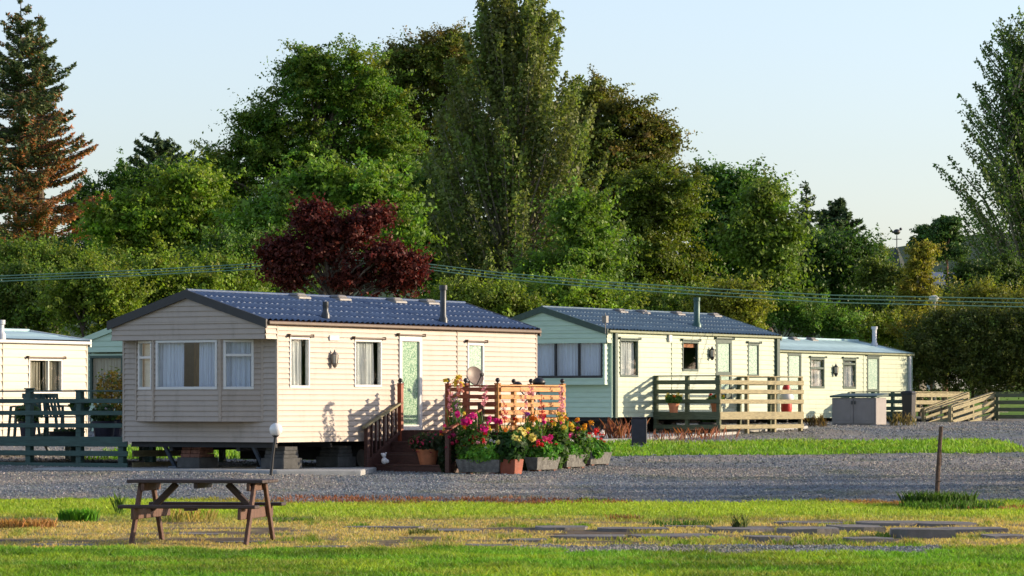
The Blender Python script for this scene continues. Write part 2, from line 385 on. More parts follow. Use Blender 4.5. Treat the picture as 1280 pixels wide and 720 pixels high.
def col_mesh(name, V, faces, cols, m):
    me = bpy.data.meshes.new(name); n = len(V)
    me.vertices.add(n); me.vertices.foreach_set('co', V.astype(np.float32).ravel())
    k = len(faces); me.loops.add(k * 4); me.loops.foreach_set('vertex_index', faces.astype(np.int32).ravel())
    me.polygons.add(k); me.polygons.foreach_set('loop_start', np.arange(0, k * 4, 4, dtype=np.int32)); me.polygons.foreach_set('loop_total', np.full(k, 4, np.int32))
    me.polygons.foreach_set('use_smooth', np.ones(k, bool))
    me.update(calc_edges=True)
    a = me.color_attributes.new('col', 'FLOAT_COLOR', 'POINT'); cc = np.ones((n, 4), np.float32); cc[:, :3] = cols; a.data.foreach_set('color', cc.ravel())
    me.materials.append(m); o = bpy.data.objects.new(name, me); C.objects.link(o); return o
def grid(xs, ys):
    gx, gy = np.meshgrid(xs, ys); nx = len(xs); i = np.arange(len(ys) - 1)[:, None] * nx + np.arange(nx - 1)[None]
    f = np.stack([i, i + 1, i + nx + 1, i + nx], -1).reshape(-1, 4); return gx.ravel(), gy.ravel(), f
xs = np.concatenate([np.linspace(-900, -40, 20), np.arange(-30, 40, .25), np.linspace(50, 900, 20)])
ys = np.concatenate([np.linspace(-60, 25, 10), np.arange(30, 100, .25), np.linspace(102, 180, 40), np.linspace(200, 1200, 20)])
gx, gy, gf = grid(xs, ys)
cg, _, _ = turf(gx, gy); cg = cg * .8
col_mesh('ground', np.stack([gx, gy, terr(gx, gy)], 1), gf, cg, M_GROUND)['kind'] = 'structure'
xs = np.arange(-22, 32, .12); ys = np.concatenate([np.arange(55, 92, .14), np.arange(92, 129, .5)])
gx, gy, gf = grid(xs, ys)
mk = gravel_mask(gx, gy); gf = gf[(mk[gf] > 0).all(1)]
def gravel_col(x, y):
    n = fbm(x * .5, y * .25, 71)
    c = lerp3(np.broadcast_to(np.array([.175, .187, .192]), x.shape + (3,)), (.28, .25, .21), sst(.42, .62, n) * .8)
    tr = np.exp(-((y - 60.2 - .25 * np.sin(x * .25)) / .45) ** 2) + np.exp(-((y - 62.4 - .25 * np.sin(x * .25)) / .45) ** 2); c = c * (1 + .35 * np.clip(tr, 0, 1)[..., None] * sst(.3, .6, fbm(x * .6, y * .6, 73))[..., None])
    moss = sst(.60, .72, fbm(x * .8, y * .7, 77)); return lerp3(c, (.14, .15, .07), moss * .45)
col_mesh('gravel_yard', np.stack([gx, gy, terr(gx, gy) + .015 + (fbm(gx * 3, gy * 3, 5) - .5) * .03], 1), gf, gravel_col(gx, gy), M_GRAV)['kind'] = 'structure'
# loose stones on the gravel
def stones(n, y0, y1, size, mask, seed):
    yy = (RNG.uniform(0, 1, n)) * (y1 - y0) + y0
    xx = RNG.uniform(-.155, .155, n) * yy
    k = mask(xx, yy); xx = xx[k]; yy = yy[k]; n = len(xx)
    s = size * RNG.uniform(.5, 1.4, n)
    base = np.array([(1, 0, 0), (0, 1, 0), (-1, 0, 0), (0, -1, 0), (0, 0, 1), (0, 0, -1)], float)
    tri = [(0, 1, 4), (1, 2, 4), (2, 3, 4), (3, 0, 4)]
    Pv = base[None] * RNG.uniform(.6, 1.25, (n, 6, 1)) * s[:, None, None] * np.array([1, 1, .75]) + RNG.normal(0, .18, (n, 6, 3)) * s[:, None, None]
    a = RNG.uniform(0, 6.28, n); ca, sa = np.cos(a)[:, None], np.sin(a)[:, None]
    Q = Pv.copy(); Q[..., 0] = Pv[..., 0] * ca - Pv[..., 1] * sa; Q[..., 1] = Pv[..., 0] * sa + Pv[..., 1] * ca
    zz = terr(xx, yy) + .018 + s * .2
    Q += np.stack([xx, yy, zz], 1)[:, None, :]
    V = np.concatenate([Q[:, list(t)] for t in tri], 1).reshape(-1, 3)
    c = gravel_col(xx, yy) * RNG.choice([.6, .85, 1.0, 1.2, 1.6], (n, 1), p=[.2, .25, .25, .2, .1]) * (1 + RNG.uniform(-.08, .08, (n, 3)))
    return V, np.repeat(c, 4, 0)
S1 = stones(70000, 56.5, 72, .018, lambda a, b: gravel_mask(a, b) > .05, 1)
S2 = stones(36000, 72, 118, .026, lambda a, b: gravel_mask(a, b) > .05, 2)
def patch(a, b):
    px = CX + F * a / b; yc = 40.9 + (fbm(a * 1.2, a * 0 + 3, 81) - .5) * .8
    e_ = (fbm(a * 2.2, b * 1.5, 83) - .5) * 2.2 + (fbm(a * .6, b * .4, 87) - .5) * 2.0
    return (px > 680 + e_ * 60) & (px < 1190 + e_ * 90) & (np.abs(b - yc - .2) + e_ * .8 < 1.15)
S3 = stones(26000, 39.3, 42.8, .016, patch, 3)
o = np_mesh('gravel', np.concatenate([S1[0], S2[0], S3[0]]), 3, np.concatenate([S1[1], S2[1], S3[1]]), M_STONES); o['kind'] = 'stuff'
o['label'] = 'loose blue grey stones on the gravel yard'

FLAGS = [(735, 673, 95, .9, .05), (838, 672, 104, .95, .05), (925, 664, 80, 1.1, .06), (1010, 668, 75, 1.0, .12), (1068, 664, 70, 1.1, .10), (1150, 671, 76, .95, .15),
          (1110, 656, 90, 1.2, .06), (1210, 664, 90, 1.0, .06), (660, 676, 50, .7, .03), (560, 664, 80, .6, .03), (480, 660, 100, .5, .03), (610, 683, 60, .5, .03), (700, 661, 70, .9, .05), (790, 663, 90, .9, .05), (960, 676, 60, .6, .08), (1085, 678, 70, .6, .08), (1180, 657, 80, 1.1, .06),
          (300, 678, 60, .4, .02), (400, 684, 70, .4, .02), (80, 682, 80, .5, .02), (1010, 655, 90, .7, .04), (1255, 672, 60, .9, .05), (250, 668, 60, .5, .02), (860, 659, 60, .6, .03)]
FR = []
for f_ in FLAGS:
    g_ = G(f_[0], f_[1]); FR.append((g_.x, g_.y, f_[2] * g_.y / F / 2, f_[3] / 2))
def on_flag(a, b):
    m = np.zeros(a.shape, bool); e = .86 + .2 * fbm(a * 5, b * 5, 97)
    for x_, y_, w_, d_ in FR: m |= (np.abs(a - x_) < w_ * e) & (np.abs(b - y_) < d_ * e)
    return m
# grass blades
def blades(n, y0, y1, hmul, wmul, seed, mask=None, x0=-.155, x1=.155):
    yy = np.sqrt(RNG.uniform(y0 ** 2, y1 ** 2, n)); xx = RNG.uniform(x0, x1, n) * yy
    c, d, h = turf(xx, yy)
    keep = (RNG.uniform(0, 1, n) < d) & (gravel_mask(xx, yy) < .15) & ~patch(xx, yy) & ~on_flag(xx, yy)
    if mask is not None: keep &= mask(xx, yy)
    xx, yy, c, h = xx[keep], yy[keep], c[keep], h[keep]; n = len(xx)
    tuft = fbm(xx * 2.5, yy * 2.5, 91)
    h = h * hmul * RNG.uniform(.5, 1.4, n) * (.55 + tuft)
    a = RNG.uniform(0, 6.28, n); w_ = .006 * wmul * RNG.uniform(.7, 1.4, n)
    d1 = np.stack([np.cos(a), np.sin(a), 0 * a], 1); b = RNG.uniform(0, 6.28, n); ln = h * RNG.uniform(.2, 1.0, n)
    lean = np.stack([np.cos(b), np.sin(b), 0 * b], 1) * ln[:, None]
    P = np.stack([xx, yy, terr(xx, yy) - .004], 1); up = np.array([0, 0, 1.])
    mid = P + lean * .35 + up * (h * .6)[:, None]
    V = np.stack([P - d1 * w_[:, None], P + d1 * w_[:, None], mid + d1 * w_[:, None] * .8, P + lean + up * h[:, None], mid - d1 * w_[:, None] * .8], 1).reshape(-1, 3)
    c = c * RNG.uniform(.75, 1.25, (n, 1)) * (1 + RNG.uniform(-.12, .12, (n, 3)))
    return V, c
B = [blades(120000, 34, 41.5, 1.05, 1.05, 1), blades(170000, 41.5, 59, .95, 1.0, 2), blades(42000, 78.5, 90, 1.5, 2.6, 3, lambda a, b: a > 1.0),
     blades(14000, 73, 92, 1.8, 3, 4, lambda a, b: a < -3)]
o = np_mesh('grass', np.concatenate([b[0] for b in B]), 5, np.concatenate([b[1] for b in B]), M_GRASS); o['kind'] = 'stuff'
o['label'] = 'short green and straw coloured grass of the lawns'

# flagstones and old foundations in the lawn
mb = MB(); rr = random.Random(3)
def flag(px, py, wpx, d, h=.03, rot=0):
    h = h * .7
    g = G(px, py); k = g.y / F; w_ = wpx * k
    M = Matrix.Translation((g.x, g.y, g.z)) @ Matrix.Rotation(rot + rr.uniform(-.03, .03), 4, 'Z') @ Matrix.Rotation(rr.uniform(-.012, .012), 4, 'Y')
    n = 9; top = []
    for i in range(n):
        a = 2 * math.pi * i / n
        c, s = math.cos(a), math.sin(a); q = max(abs(c), abs(s)); r = rr.uniform(.88, 1.05)
        top.append((c / q * w_ / 2 * r, s / q * d / 2 * r))
    vs_ = [(x, y, -.05) for x, y in top] + [(x * .985, y * .98, h + rr.uniform(-.006, .006)) for x, y in top]
    mb.add(vs_, [tuple(range(n, 2 * n))] + [(i, (i + 1) % n, n + (i + 1) % n, n + i) for i in range(n)], M)
for a in FLAGS: flag(*a)
mb.build('paving', M_FLAG)['kind'] = 'structure'

# concrete slab under the first caravan
mb = MB(); zt = .50
front = [(40, 66.9), (200, 65.9), (345, 65.0), (452, 65.4)]
pts = [(X(p, Y), Y) for p, Y in front] + [(X(500, 74), 74), (X(120, 74), 74)]
n = len(pts)
mb.add([(x, y, zt - .4) for x, y in pts] + [(x, y, zt) for x, y in pts], [tuple(range(n, 2 * n))] + [(i, (i + 1) % n, n + (i + 1) % n, n + i) for i in range(n)])
mb.build('concrete_base', M_CONC, bevel=.02)['kind'] = 'structure'
mb = MB(); g0 = G(690, 556)
pts = [(X(655, 86.5), 86.5), (X(800, 88.5), 88.5), (X(905, 93.2), 93.2), (X(1010, 103), 103), (X(700, 103), 103)]; n = len(pts)
mb.add([(x, y, .3) for x, y in pts] + [(x, y, tz(x, y) + .09) for x, y in pts], [tuple(range(n, 2 * n))] + [(i, (i + 1) % n, n + (i + 1) % n, n + i) for i in range(n)])
mb.build('concrete_base', M_CONC)['kind'] = 'structure'

# ------------------------------------------------------------------ caravans
def frame_M(ax, ay, ang):  # local frame in a wall: x along the wall, -y outward, z up
    return Matrix.Translation((ax, ay, 0)) @ Matrix.Rotation(ang, 4, 'Z')
def clad(mb, M, L, z0, z1, bh, openings=(), top=None, lip=.021):
    """shiplap boards on the wall x 0..L of frame M (outward is -y); openings (x0,x1,z0,z1); top(x-range fn) clips to a gable"""
    k = 0; z = z0
    while z < z1 - 1e-4:
        zb, zt_ = z, min(z + bh, z1)
        br = sorted({zb, zb + (zt_ - zb) * .55, zt_, *[o_[i] for o_ in openings for i in (2, 3) if zb < o_[i] < zt_]})
        off = lambda q: -lip * max(0, (1 - (q - zb) / bh)) ** .7 - .002
        for a, b in zip(br[:-1], br[1:]):
            zm = (a + b) / 2
            cuts = sorted([(o_[0], o_[1]) for o_ in openings if o_[2] < zm < o_[3]])
            segs = []; x = 0
            for c0, c1 in cuts:
                if c0 > x: segs.append((x, c0))
                x = max(x, c1)
            if x < L: segs.append((x, L))
            for s0, s1 in segs:
                la, ra, lb, rb = s0, s1, s0, s1
                if top:
                    l0, r0 = top(a); l1, r1 = top(b); la, ra, lb, rb = l0, r0, l1, r1
                mb.add([(la, off(a), a), (ra, off(a), a), (rb, off(b), b), (lb, off(b), b)], [(0, 1, 2, 3)], M)
        if z > z0:
            l, r = (0, L) if not top else top(zb)
            if not any(o_[2] < zb < o_[3] for o_ in openings):
                mb.add([(l, -.002, zb), (r, -.002, zb), (r, -lip - .002, zb), (l, -lip - .002, zb)], [(0, 1, 2, 3)], M)
            else:
                cuts = sorted([(o_[0], o_[1]) for o_ in openings if o_[2] < zb < o_[3]]); x = 0; segs = []
                for c0, c1 in cuts:
                    if c0 > x: segs.append((x, c0))
                    x = max(x, c1)
                if x < L: segs.append((x, L))
                for s0, s1 in segs: mb.add([(s0, -.002, zb), (s1, -.002, zb), (s1, -lip - .002, zb), (s0, -lip - .002, zb)], [(0, 1, 2, 3)], M)
        z = zt_
def folds(mb, M, x0, x1, z0, z1, y, n, amp, seed=0):
    r = random.Random(seed); m = max(6, int((x1 - x0) * 60)); ph = r.uniform(0, 6)
    vs_ = []; fs = []
    for i in range(m + 1):
        x = x0 + (x1 - x0) * i / m
        d = amp * (math.sin(2 * math.pi * n * i / m + ph) + .5 * math.sin(2 * math.pi * n * 2.3 * i / m + ph * 2))
        vs_ += [(x, y + d * .6, z1), (x + .01 * math.sin(i), y + d, (z0 + z1) / 2), (x, y + d * 1.2, z0)]
    for i in range(m):
        for k in range(2): fs.append((i * 3 + k, i * 3 + 3 + k, i * 3 + 4 + k, i * 3 + 1 + k))
    mb.add(vs_, fs, M)
def window(parent, M, x0, x1, z0, z1, fm, fw=.045, bars_h=(), bars_v=(), curtain='full', cm=None, hood=None, glass=None, name='window', proud=.03, seed=0):
    w = MB(M); d0, d1 = -proud, .05
    w.box(x0, x1, d0, d1, z1 - fw, z1); w.box(x0, x1, d0, d1, z0, z0 + fw * 1.1)
    w.box(x0, x0 + fw, d0, d1, z0 + fw * 1.1, z1 - fw); w.box(x1 - fw, x1, d0, d1, z0 + fw * 1.1, z1 - fw)
    for z in bars_h: w.box(x0 + fw, x1 - fw, d0 + .004, d1, z - fw * .5, z + fw * .5)
    for x in bars_v: w.box(x - fw * .5, x + fw * .5, d0 + .004, d1, z0 + fw * 1.1, z1 - fw)
    if hood is not None: pass
    f = w.build(name, fm, parent, bevel=.006)
    g = MB(M); g.box(x0 + fw * .6, x1 - fw * .6, .002, .008, z0 + fw * .6, z1 - fw * .6); g.build('pane', glass or M_GLASS, f)
    if hood is not None:
        h = MB(M); h.box(x0 - .05, x1 + .05, -.075, .0, z1 + .012, z1 + .04); h.box(x0 - .065, x0 - .045, -.085, 0, z1 - .005, z1 + .055); h.box(x1 + .045, x1 + .065, -.085, 0, z1 - .005, z1 + .055)
        h.build('drip_hood', hood, f)
    if curtain and not glass:
        c = MB(M); n = max(3, int((x1 - x0) * 9)); ww = x1 - x0
        if curtain == 'full': folds(c, None, x0, x1, z0, z1, .11, n, .02, seed)
        elif curtain == 'pair':
            folds(c, None, x0, x0 + ww * .40, z0, z1, .11, max(3, n // 2), .022, seed); folds(c, None, x0 + ww * .655, x1, z0, z1, .11, max(3, n // 2), .022, seed + 1)
        elif curtain == 'most':
            folds(c, None, x0, x0 + ww * .86, z0, z1, .10, n, .02, seed)
        elif curtain == 'halves':
            folds(c, None, x0, x0 + ww * .47, z0, z1, .10, n // 2 + 1, .02, seed); folds(c, None, x0 + ww * .53, x1, z0, z1, .10, n // 2 + 1, .02, seed + 3)
        elif curtain == 'blind': c.box(x0, x1, .09, .095, z0, z1)
        elif curtain == 'halfblind': c.box(x0, x1, .06, .065, z1 - .17, z1)
        c.build('blind' if 'blind' in curtain else 'curtain', cm or M_CURT_W, f, smooth=True)
    return f
def tile_roof(mb, L0, L1, y_e, z_e, y_r, z_r, pitch=.175, rows=5, flat=False):
    """tile-effect sheet between eave and ridge, x from L0 to L1"""
    per = 6; nx = int((L1 - L0) / pitch * per); sx = []; 
    for i in range(nx + 1): sx.append(L0 + (L1 - L0) * i / nx)
    sl = []; 
    for r in range(rows):
        sl += [(r / rows, .015), ((r + .5) / rows, .009), ((r + .97) / rows, .003)]
    sl.append((1.0, .003))
    ny = len(sl); dy, dz = y_r - y_e, z_r - z_e; nl = math.hypot(dy, dz); ny_, nz_ = -dz / nl * (1 if dy > 0 else -1), abs(dy) / nl
    vs_ = []; fs = []; r_ = random.Random(5); vn = [r_.random() for _ in range(40)]
    for i, x in enumerate(sx):
        wv = 0 if flat else .026 * abs(math.sin(math.pi * i / per)) ** .8
        for t, o_ in sl:
            h = (o_ if flat else .003 + (o_ - .003) * (.35 + .9 * abs(math.sin(math.pi * i / per)) ** 4 * (.6 + .8 * vn[i // per % 40]))) + wv
            vs_.append((x, y_e + dy * t + ny_ * h, z_e + dz * t + nz_ * h))
    for i in range(nx):
        for j in range(ny - 1):
            q = (i * ny + j, (i + 1) * ny + j, (i + 1) * ny + j + 1, i * ny + j + 1)
            fs.append(q if dy > 0 else q[::-1])
    mb.add(vs_, fs)
class Car:
    def __init__(s, px, Y): s.Y = Y; s.X = X(px, Y)
    def S(s, px, q=0):
        k = (px - CX) / F
        return (k * (s.Y + N2[1] * q) - s.X - N2[0] * q) / (A2[0] - k * A2[1])
    def z(s, py, u, q=0): return Z(py, s.Y + A2[1] * u + N2[1] * q)
    def P(s, u, q, z): return Vector((s.X + A2[0] * u + N2[0] * q, s.Y + A2[1] * u + N2[1] * q, z))
    def rect(s, x0, x1, y0, y1):
        a, b = s.S(x0), s.S(x1); return a, b, s.z(y1, a), s.z(y0, a)
def lantern(parent, M, x, z, m, name='wall_lantern', s=1.0):
    l = MB(M); l.box(x - .035 * s, x + .035 * s, -.03, 0, z - .1 * s, z + .1 * s); l.box(x - .012, x + .012, -.12 * s, -.02, z + .10 * s, z + .125 * s)
    c = (x, -.10 * s, z); 
    l.lathe([(.085 * s, .10 * s), (.03 * s, .17 * s), (.012 * s, .22 * s)], c, 6); l.lathe([(.02 * s, -.2 * s), (.05 * s, -.16 * s), (.07 * s, -.10 * s), (.075 * s, -.09 * s)], c, 6)
    for k in range(6):
        a = k * math.pi / 3; l.bar((c[0] + .065 * s * math.cos(a), c[1] + .065 * s * math.sin(a), z - .1 * s), (c[0] + .08 * s * math.cos(a), c[1] + .08 * s * math.sin(a), z + .1 * s), .012, .012)
    o = l.build(name, m, parent); g = MB(M); g.lathe([(.058 * s, -.095 * s), (.072 * s, .095 * s)], c, 6); g.build('lantern_glass', M_LGLASS, o)
def caravan(car, L, W, zb, ze, rise, label, clad_f, clad_s, roof_m, barge_m, gut_m, bh, bay, side_open, over=.36, oz=None, roof_rows=5, flat=False, over_h=.33):
    root = thing('static_caravan', (car.X, car.Y, 0), TH, label, 'caravan')
    I = Matrix(); zr = ze + rise
    def rl(y): return ze + rise * (1 - abs(y - W / 2) / (W / 2))          # roof line over y
    # long sides and far end
    m = MB(); clad(m, I, L, zb, ze, bh, [o_[:4] for o_ in side_open])
    m.build('side_wall', clad_s, root, smooth=False)
    m = MB(); clad(m, Matrix.Translation((L, W, 0)) @ Matrix.Rotation(math.pi, 4, 'Z'), L, zb, ze, bh); m.build('side_wall', clad_s, root)
    m = MB(); Mf = Matrix.Translation((L, 0, 0)) @ Matrix.Rotation(math.pi / 2, 4, 'Z'); clad(m, Mf, W, zb, ze, bh)
    clad(m, Mf, W, ze, zr - .02, bh, top=lambda z: ((z - ze) / rise * W / 2, W - (z - ze) / rise * W / 2)); m.build('end_wall', clad_f, root)
    # front wall; its frame runs from the left corner (y=W) to the right corner (y=0)
    Ff = Matrix.Translation((0, W, 0)) @ Matrix.Rotation(-math.pi / 2, 4, 'Z')
    m = MB()
    bo = [(bay['u0'], bay['u1'], bay['z0'], bay['z1'])]
    clad(m, Ff, W, zb, ze, bh, bo); m.build('front_wall', clad_f, root)
    # overhanging gable
    Fg = Matrix.Translation((-over, W, 0)) @ Matrix.Rotation(-math.pi / 2, 4, 'Z'); zg = ze - over_h
    m = MB(); clad(m, Fg, W, zg, ze, bh); clad(m, Fg, W, ze, zr - .02, bh, top=lambda z: ((z - ze) / rise * W / 2, W - (z - ze) / rise * W / 2))
    m.build('gable', clad_f, root)
    m = MB(); Ms = Matrix.Translation((-over, 0, 0)); clad(m, Ms, over, zg, ze, bh); clad(m, Matrix.Translation((0, W, 0)) @ Matrix.Rotation(math.pi, 4, 'Z'), over, zg, ze, bh)
    m.box(-over + .002, -.02, .002, W - .002, zg + .002, zg + .02); m.build('gable_return', clad_s, root)
    # roof
    e = .06
    r = MB(); tile_roof(r, -over - .03, L + .05, -e, ze + .02 - e * rise / (W / 2), W / 2, zr + .04, rows=roof_rows, flat=flat)
    tile_roof(r, -over - .03, L + .05, W + e, ze + .02 - e * rise / (W / 2), W / 2, zr + .04, rows=roof_rows, flat=flat)
    ro = r.build('roof', roof_m, root, smooth=flat)
    c = MB(); c.tube([(-over - .03, W / 2, zr + .06), (L + .05, W / 2, zr + .06)], .035, 8); c.build('ridge_cap', roof_m, ro, smooth=True)
    ce = MB(); ce.box(0, L, .01, W - .01, ze - .05, ze - .03); ce.build('ceiling_panel', M_DARKIN, root)
    # barge boards, gutter
    bd = .16
    for sgn in (0, 1):
        ya, yb = (-.07, W / 2) if sgn == 0 else (W + .07, W / 2)
        za, zb_ = ze + .05 - .07 * rise / (W / 2), zr + .075
        for xx in (-over - .075, L + .05):
            b = MB(); b.add([(xx, ya, za - bd), (xx, yb, zb_ - bd), (xx, yb, zb_), (xx, ya, za), (xx + .045, ya, za - bd), (xx + .045, yb, zb_ - bd), (xx + .045, yb, zb_), (xx + .045, ya, za)],
                  [(0, 1, 2, 3), (7, 6, 5, 4), (0, 4, 5, 1), (2, 6, 7, 3), (0, 3, 7, 4), (1, 5, 6, 2)]); b.build('barge_board', barge_m, root)
    for y in (-.11, W + .03): g = MB(); g.box(-over - .02, L + .06, y, y + .08, ze - .07, ze + .0); g.build('gutter', gut_m, root, bevel=.015)
    # corner trims
    for (x, y) in ((0, 0), (L, 0), (0, W), (L, W)): t = MB(); t.box(x - .022, x + .022, y - .022, y + .022, zb - .01, ze - .06); t.build('corner_trim', bay.get('trim', clad_f), root)
    for f_ in (.34, .67):
        j = MB(); j.box(L * f_ - .012, L * f_ + .012, -.027, -.001, zb, ze - .07)
        if not any(o_[0] < L * f_ + .05 and o_[1] > L * f_ - .05 for o_ in side_open): j.build('panel_joint', clad_s, root)
    # floor and chassis
    f = MB(); f.box(.02, L - .02, .02, W - .02, zb + .005, zb + .06); f.build('floor_panel', M_DARKIN, root)
    ch = MB()
    for y in (W * .28, W * .72): ch.box(.15, L - .1, y - .04, y + .04, zb - .17, zb + .0)
    for i in range(6): ch.box(.1 + i * (L - .3) / 5, .16 + i * (L - .3) / 5, .1, W - .1, zb - .1, zb - .004)
    ch.box(L * .30, L * .36, W * .2, W * .8, zb - .36, zb - .17)
    ch.build('chassis', M_CHASSIS, root)
    gz = tz(car.X, car.Y)
    for i, xx in enumerate((L * .40, L * .48)):
        for y in (W * .2, W * .8):
            wh = MB(); Mw = Matrix.Translation((xx, y, zb - .33)) @ Matrix.Rotation(math.pi / 2, 4, 'X')
            wh.lathe([(.10, -.1), (.24, -.1), (.28, -.07), (.29, 0), (.28, .07), (.24, .1), (.10, .1)], n=18, M=Mw); wo = wh.build('wheel', M_TYRE, root, smooth=True)
            rm = MB(); rm.lathe([(.05, -.11), (.17, -.105), (.17, .105), (.05, .11)], n=14, M=Mw); rm.build('rim', M_STEEL, wo)
    # corner steadies
    for y, x in ((W * .78, .3), (W * .2, .3), (W * .2, L - .6)):
        st = MB(); dx = .42
        st.bar((x - .1, y, zb - .03), (x + dx * .6, y, oz + .03), .07, .05); st.box(x + dx * .6 - .09, x + dx * .6 + .09, y - .09, y + .09, oz - .01, oz + .03)
        st.build('corner_steady', M_STEEL, root)
    return root, Ff

# --- first caravan -------------------------------------------------
c1 = Car(346, 66.0); L1, W1 = 9.06, 3.54; zb1, ze1 = .995, 3.22
def sp(car, x0, x1, y0, y1): return car.rect(x0, x1, y0, y1)
w_a = sp(c1, 361, 386, 421, 485); w_b = sp(c1, 442, 476, 424, 484); d_a = sp(c1, 497.5, 526, 420, 538); w_c = sp(c1, 583, 604, 428, 487)
bay1 = dict(u0=.36, u1=W1 - .36, z0=1.40, z1=2.93)
r1, Ff1 = caravan(c1, L1, W1, zb1, ze1, .52, 'cream static caravan with dark blue roof and bay front behind the picnic table', M_CREAM, M_CREAM, M_ROOF, M_BLACK, M_BROWNG, .098, bay1,
                  [w_a, w_b, d_a, w_c], oz=.5)
window(r1, Matrix(), *w_a, M_WHITE, curtain='most', hood=M_BROWNG, seed=1); window(r1, Matrix(), *w_b, M_WHITE, curtain='most', hood=M_BROWNG, seed=2)
window(r1, Matrix(), *w_c, M_WHITE, curtain=None, hood=M_BROWNG, glass=M_OBSC2, fw=.06)
d = window(r1, Matrix(), *d_a, M_WHITE, curtain=None, hood=M_BROWNG, glass=M_OBSC, fw=.10, name='door', proud=.04)
hd = MB(); hd.box(d_a[0] + .03, d_a[0] + .055, -.10, -.08, 2.0, 2.13); hd.box(d_a[0] + .035, d_a[0] + .05, -.09, -.04, 2.05, 2.08); hd.build('handle', M_FLUE, d)
ls = c1.S(414); lantern(r1, Matrix(), ls, c1.z(449, ls), M_LANT, s=.82)
vb = MB(); vb.box(*(lambda a: (a[0], a[1], -.045, .0, a[2], a[3]))(sp(c1, 410, 422, 419, 426))); vb.build('vent_box', M_WHITE, r1, bevel=.01)
def bay_front(root, Ff, W, pts, z0, z1, zw0, zw1, cl, bh, fm, wins):
    """pts: outline (u, out) of the bay; wins per facet: (inset0, inset1, bars_h, bars_v, curtain, material) or None"""
    for i in range(len(pts) - 1):
        (u0, o0), (u1, o1) = pts[i], pts[i + 1]; L = math.hypot(u1 - u0, o1 - o0); ang = math.atan2(-(o1 - o0), u1 - u0)
        M = Ff @ Matrix.Translation((u0, -o0, 0)) @ Matrix.Rotation(ang, 4, 'Z')
        wn = wins[i]; op = []
        if wn: op = [(wn[0], L - wn[1], zw0, zw1)]
        m = MB(); clad(m, M, L, z0, z1, bh, op); m.box(-.025, .025, -.028, .03, z0, z1, M); m.box(L - .025, L + .025, -.028, .03, z0, z1, M)
        m.build('bay_panel', cl, root)
        if wn: window(root, M, *op[0], fm, fw=wn[6] if len(wn) > 6 else .05, bars_h=wn[2], bars_v=[wn[0] + (L - wn[0] - wn[1]) * t for t in wn[3]], curtain=wn[4], cm=wn[5], seed=i * 5)
    n = len(pts); vs_ = [(u, -o_, z0 + .002) for u, o_ in pts] + [(u, -o_, z0 + .02) for u, o_ in pts]
    m = MB(Ff); m.add(vs_, [tuple(range(n))[::-1], tuple(range(n, 2 * n))]); m.build('bay_floor', cl, root)
bay_front(r1, Ff1, W1, [(.31, 0), (.96, .33), (2.50, .33), (3.22, 0)], 1.376, 2.91, 1.965, 2.885, M_CREAM, .098, M_WHITE,
          [(.10, .06, (2.57,), (), 'blind', M_BLIND), (.06, .06, (), (), 'pair', M_CURT_B), (.06, .16, (2.60,), (), 'full', M_CURT_B)])
ip = MB(Ff1); ip.box(1.45, 2.1, .25, .30, 1.1, 2.9); ip.build('interior_cupboard', M_WOODIN, r1)
def on_roof(car, px, py, W, ze, rise):
    """point on the near roof slope hit by the sight line"""
    best = None
    for i in range(200):
        y = W / 2 * i / 199; z = ze + .05 + rise * y / (W / 2); s = car.S(px, -y); v = HY - F * (z - EYE) / (car.Y + A2[1] * s - N2[1] * y)
        if best is None or abs(v - py) < best[0]: best = (abs(v - py), s, y, z)
    return best[1:]
def flue(root, car, px, py, h, r, m, W, ze, rise, capr=1.35):
    s, y, z = on_roof(car, px, py, W, ze, rise)
    f = MB(); f.lathe([(r * 1.5, -.05), (r * 1.5, .06), (r, .12), (r, h - .1), (r * capr, h - .09), (r * capr, h), (r * .6, h)], (s, y, z), 14); f.build('flue_pipe', m, root, smooth=True)
flue(r1, c1, 407, 397, .30, .055, M_FLUE, W1, ze1, .52, 1.05); flue(r1, c1, 554, 402, .72, .06, M_FLUE, W1, ze1, .52)
def roof_vents(root, car, pxs, W, zr, m):
    for px in pxs:
        s = car.S(px, -W / 2); v = MB(); v.box(s - .22, s + .22, W / 2 - .3, W / 2 + .1, zr - .03, zr + .04, taper=-.01); v.box(s - .17, s + .17, W / 2 - .24, W / 2 + .06, zr + .04, zr + .10, taper=-.04)
        v.build('roof_vent', m, root, bevel=.02)
roof_vents(r1, c1, (366, 417, 487, 528), W1, ze1 + .52, M_VENT)
# --- green-fronted second caravan -------------------------------------
c2 = Car(764.5, 92.5); L2, W2 = 9.16, 3.85; zb2, ze2 = 1.385, 3.62
w = [sp(c2, 774, 797, 424, 471), sp(c2, 852, 872, 426, 464), sp(c2, 894, 914, 424, 498), sp(c2, 934, 948, 429, 471)]
bay2 = dict(u0=.3, u1=W2 - .3, z0=2.35, z1=3.2, trim=M_MINTF)
r2, Ff2 = caravan(c2, L2, W2, zb2, ze2, .56, 'green fronted static caravan with blue roof behind an olive timber deck', M_MINTF, M_MINT, M_ROOF2, M_DGREEN, M_GREENG, .13, bay2, w, oz=.85, over=.25)
window(r2, Matrix(), *w[0], M_DGREEN, curtain='full', hood=M_DGREEN, seed=3); window(r2, Matrix(), *w[1], M_DGREEN, curtain='halfblind', cm=M_TERRA, hood=M_DGREEN, fw=.06)
d = window(r2, Matrix(), *w[2], M_DGREEN, curtain=None, glass=M_OBSC2, hood=M_DGREEN, fw=.11, name='door', bars_h=(c2.z(467, w[2][0]),)); window(r2, Matrix(), *w[3], M_DGREEN, curtain=None, glass=M_OBSC2, hood=M_DGREEN, fw=.06)
hd = MB(); hd.box(w[2][0] + .03, w[2][0] + .055, -.10, -.03, 2.35, 2.47); hd.build('handle', M_FLUE, d)
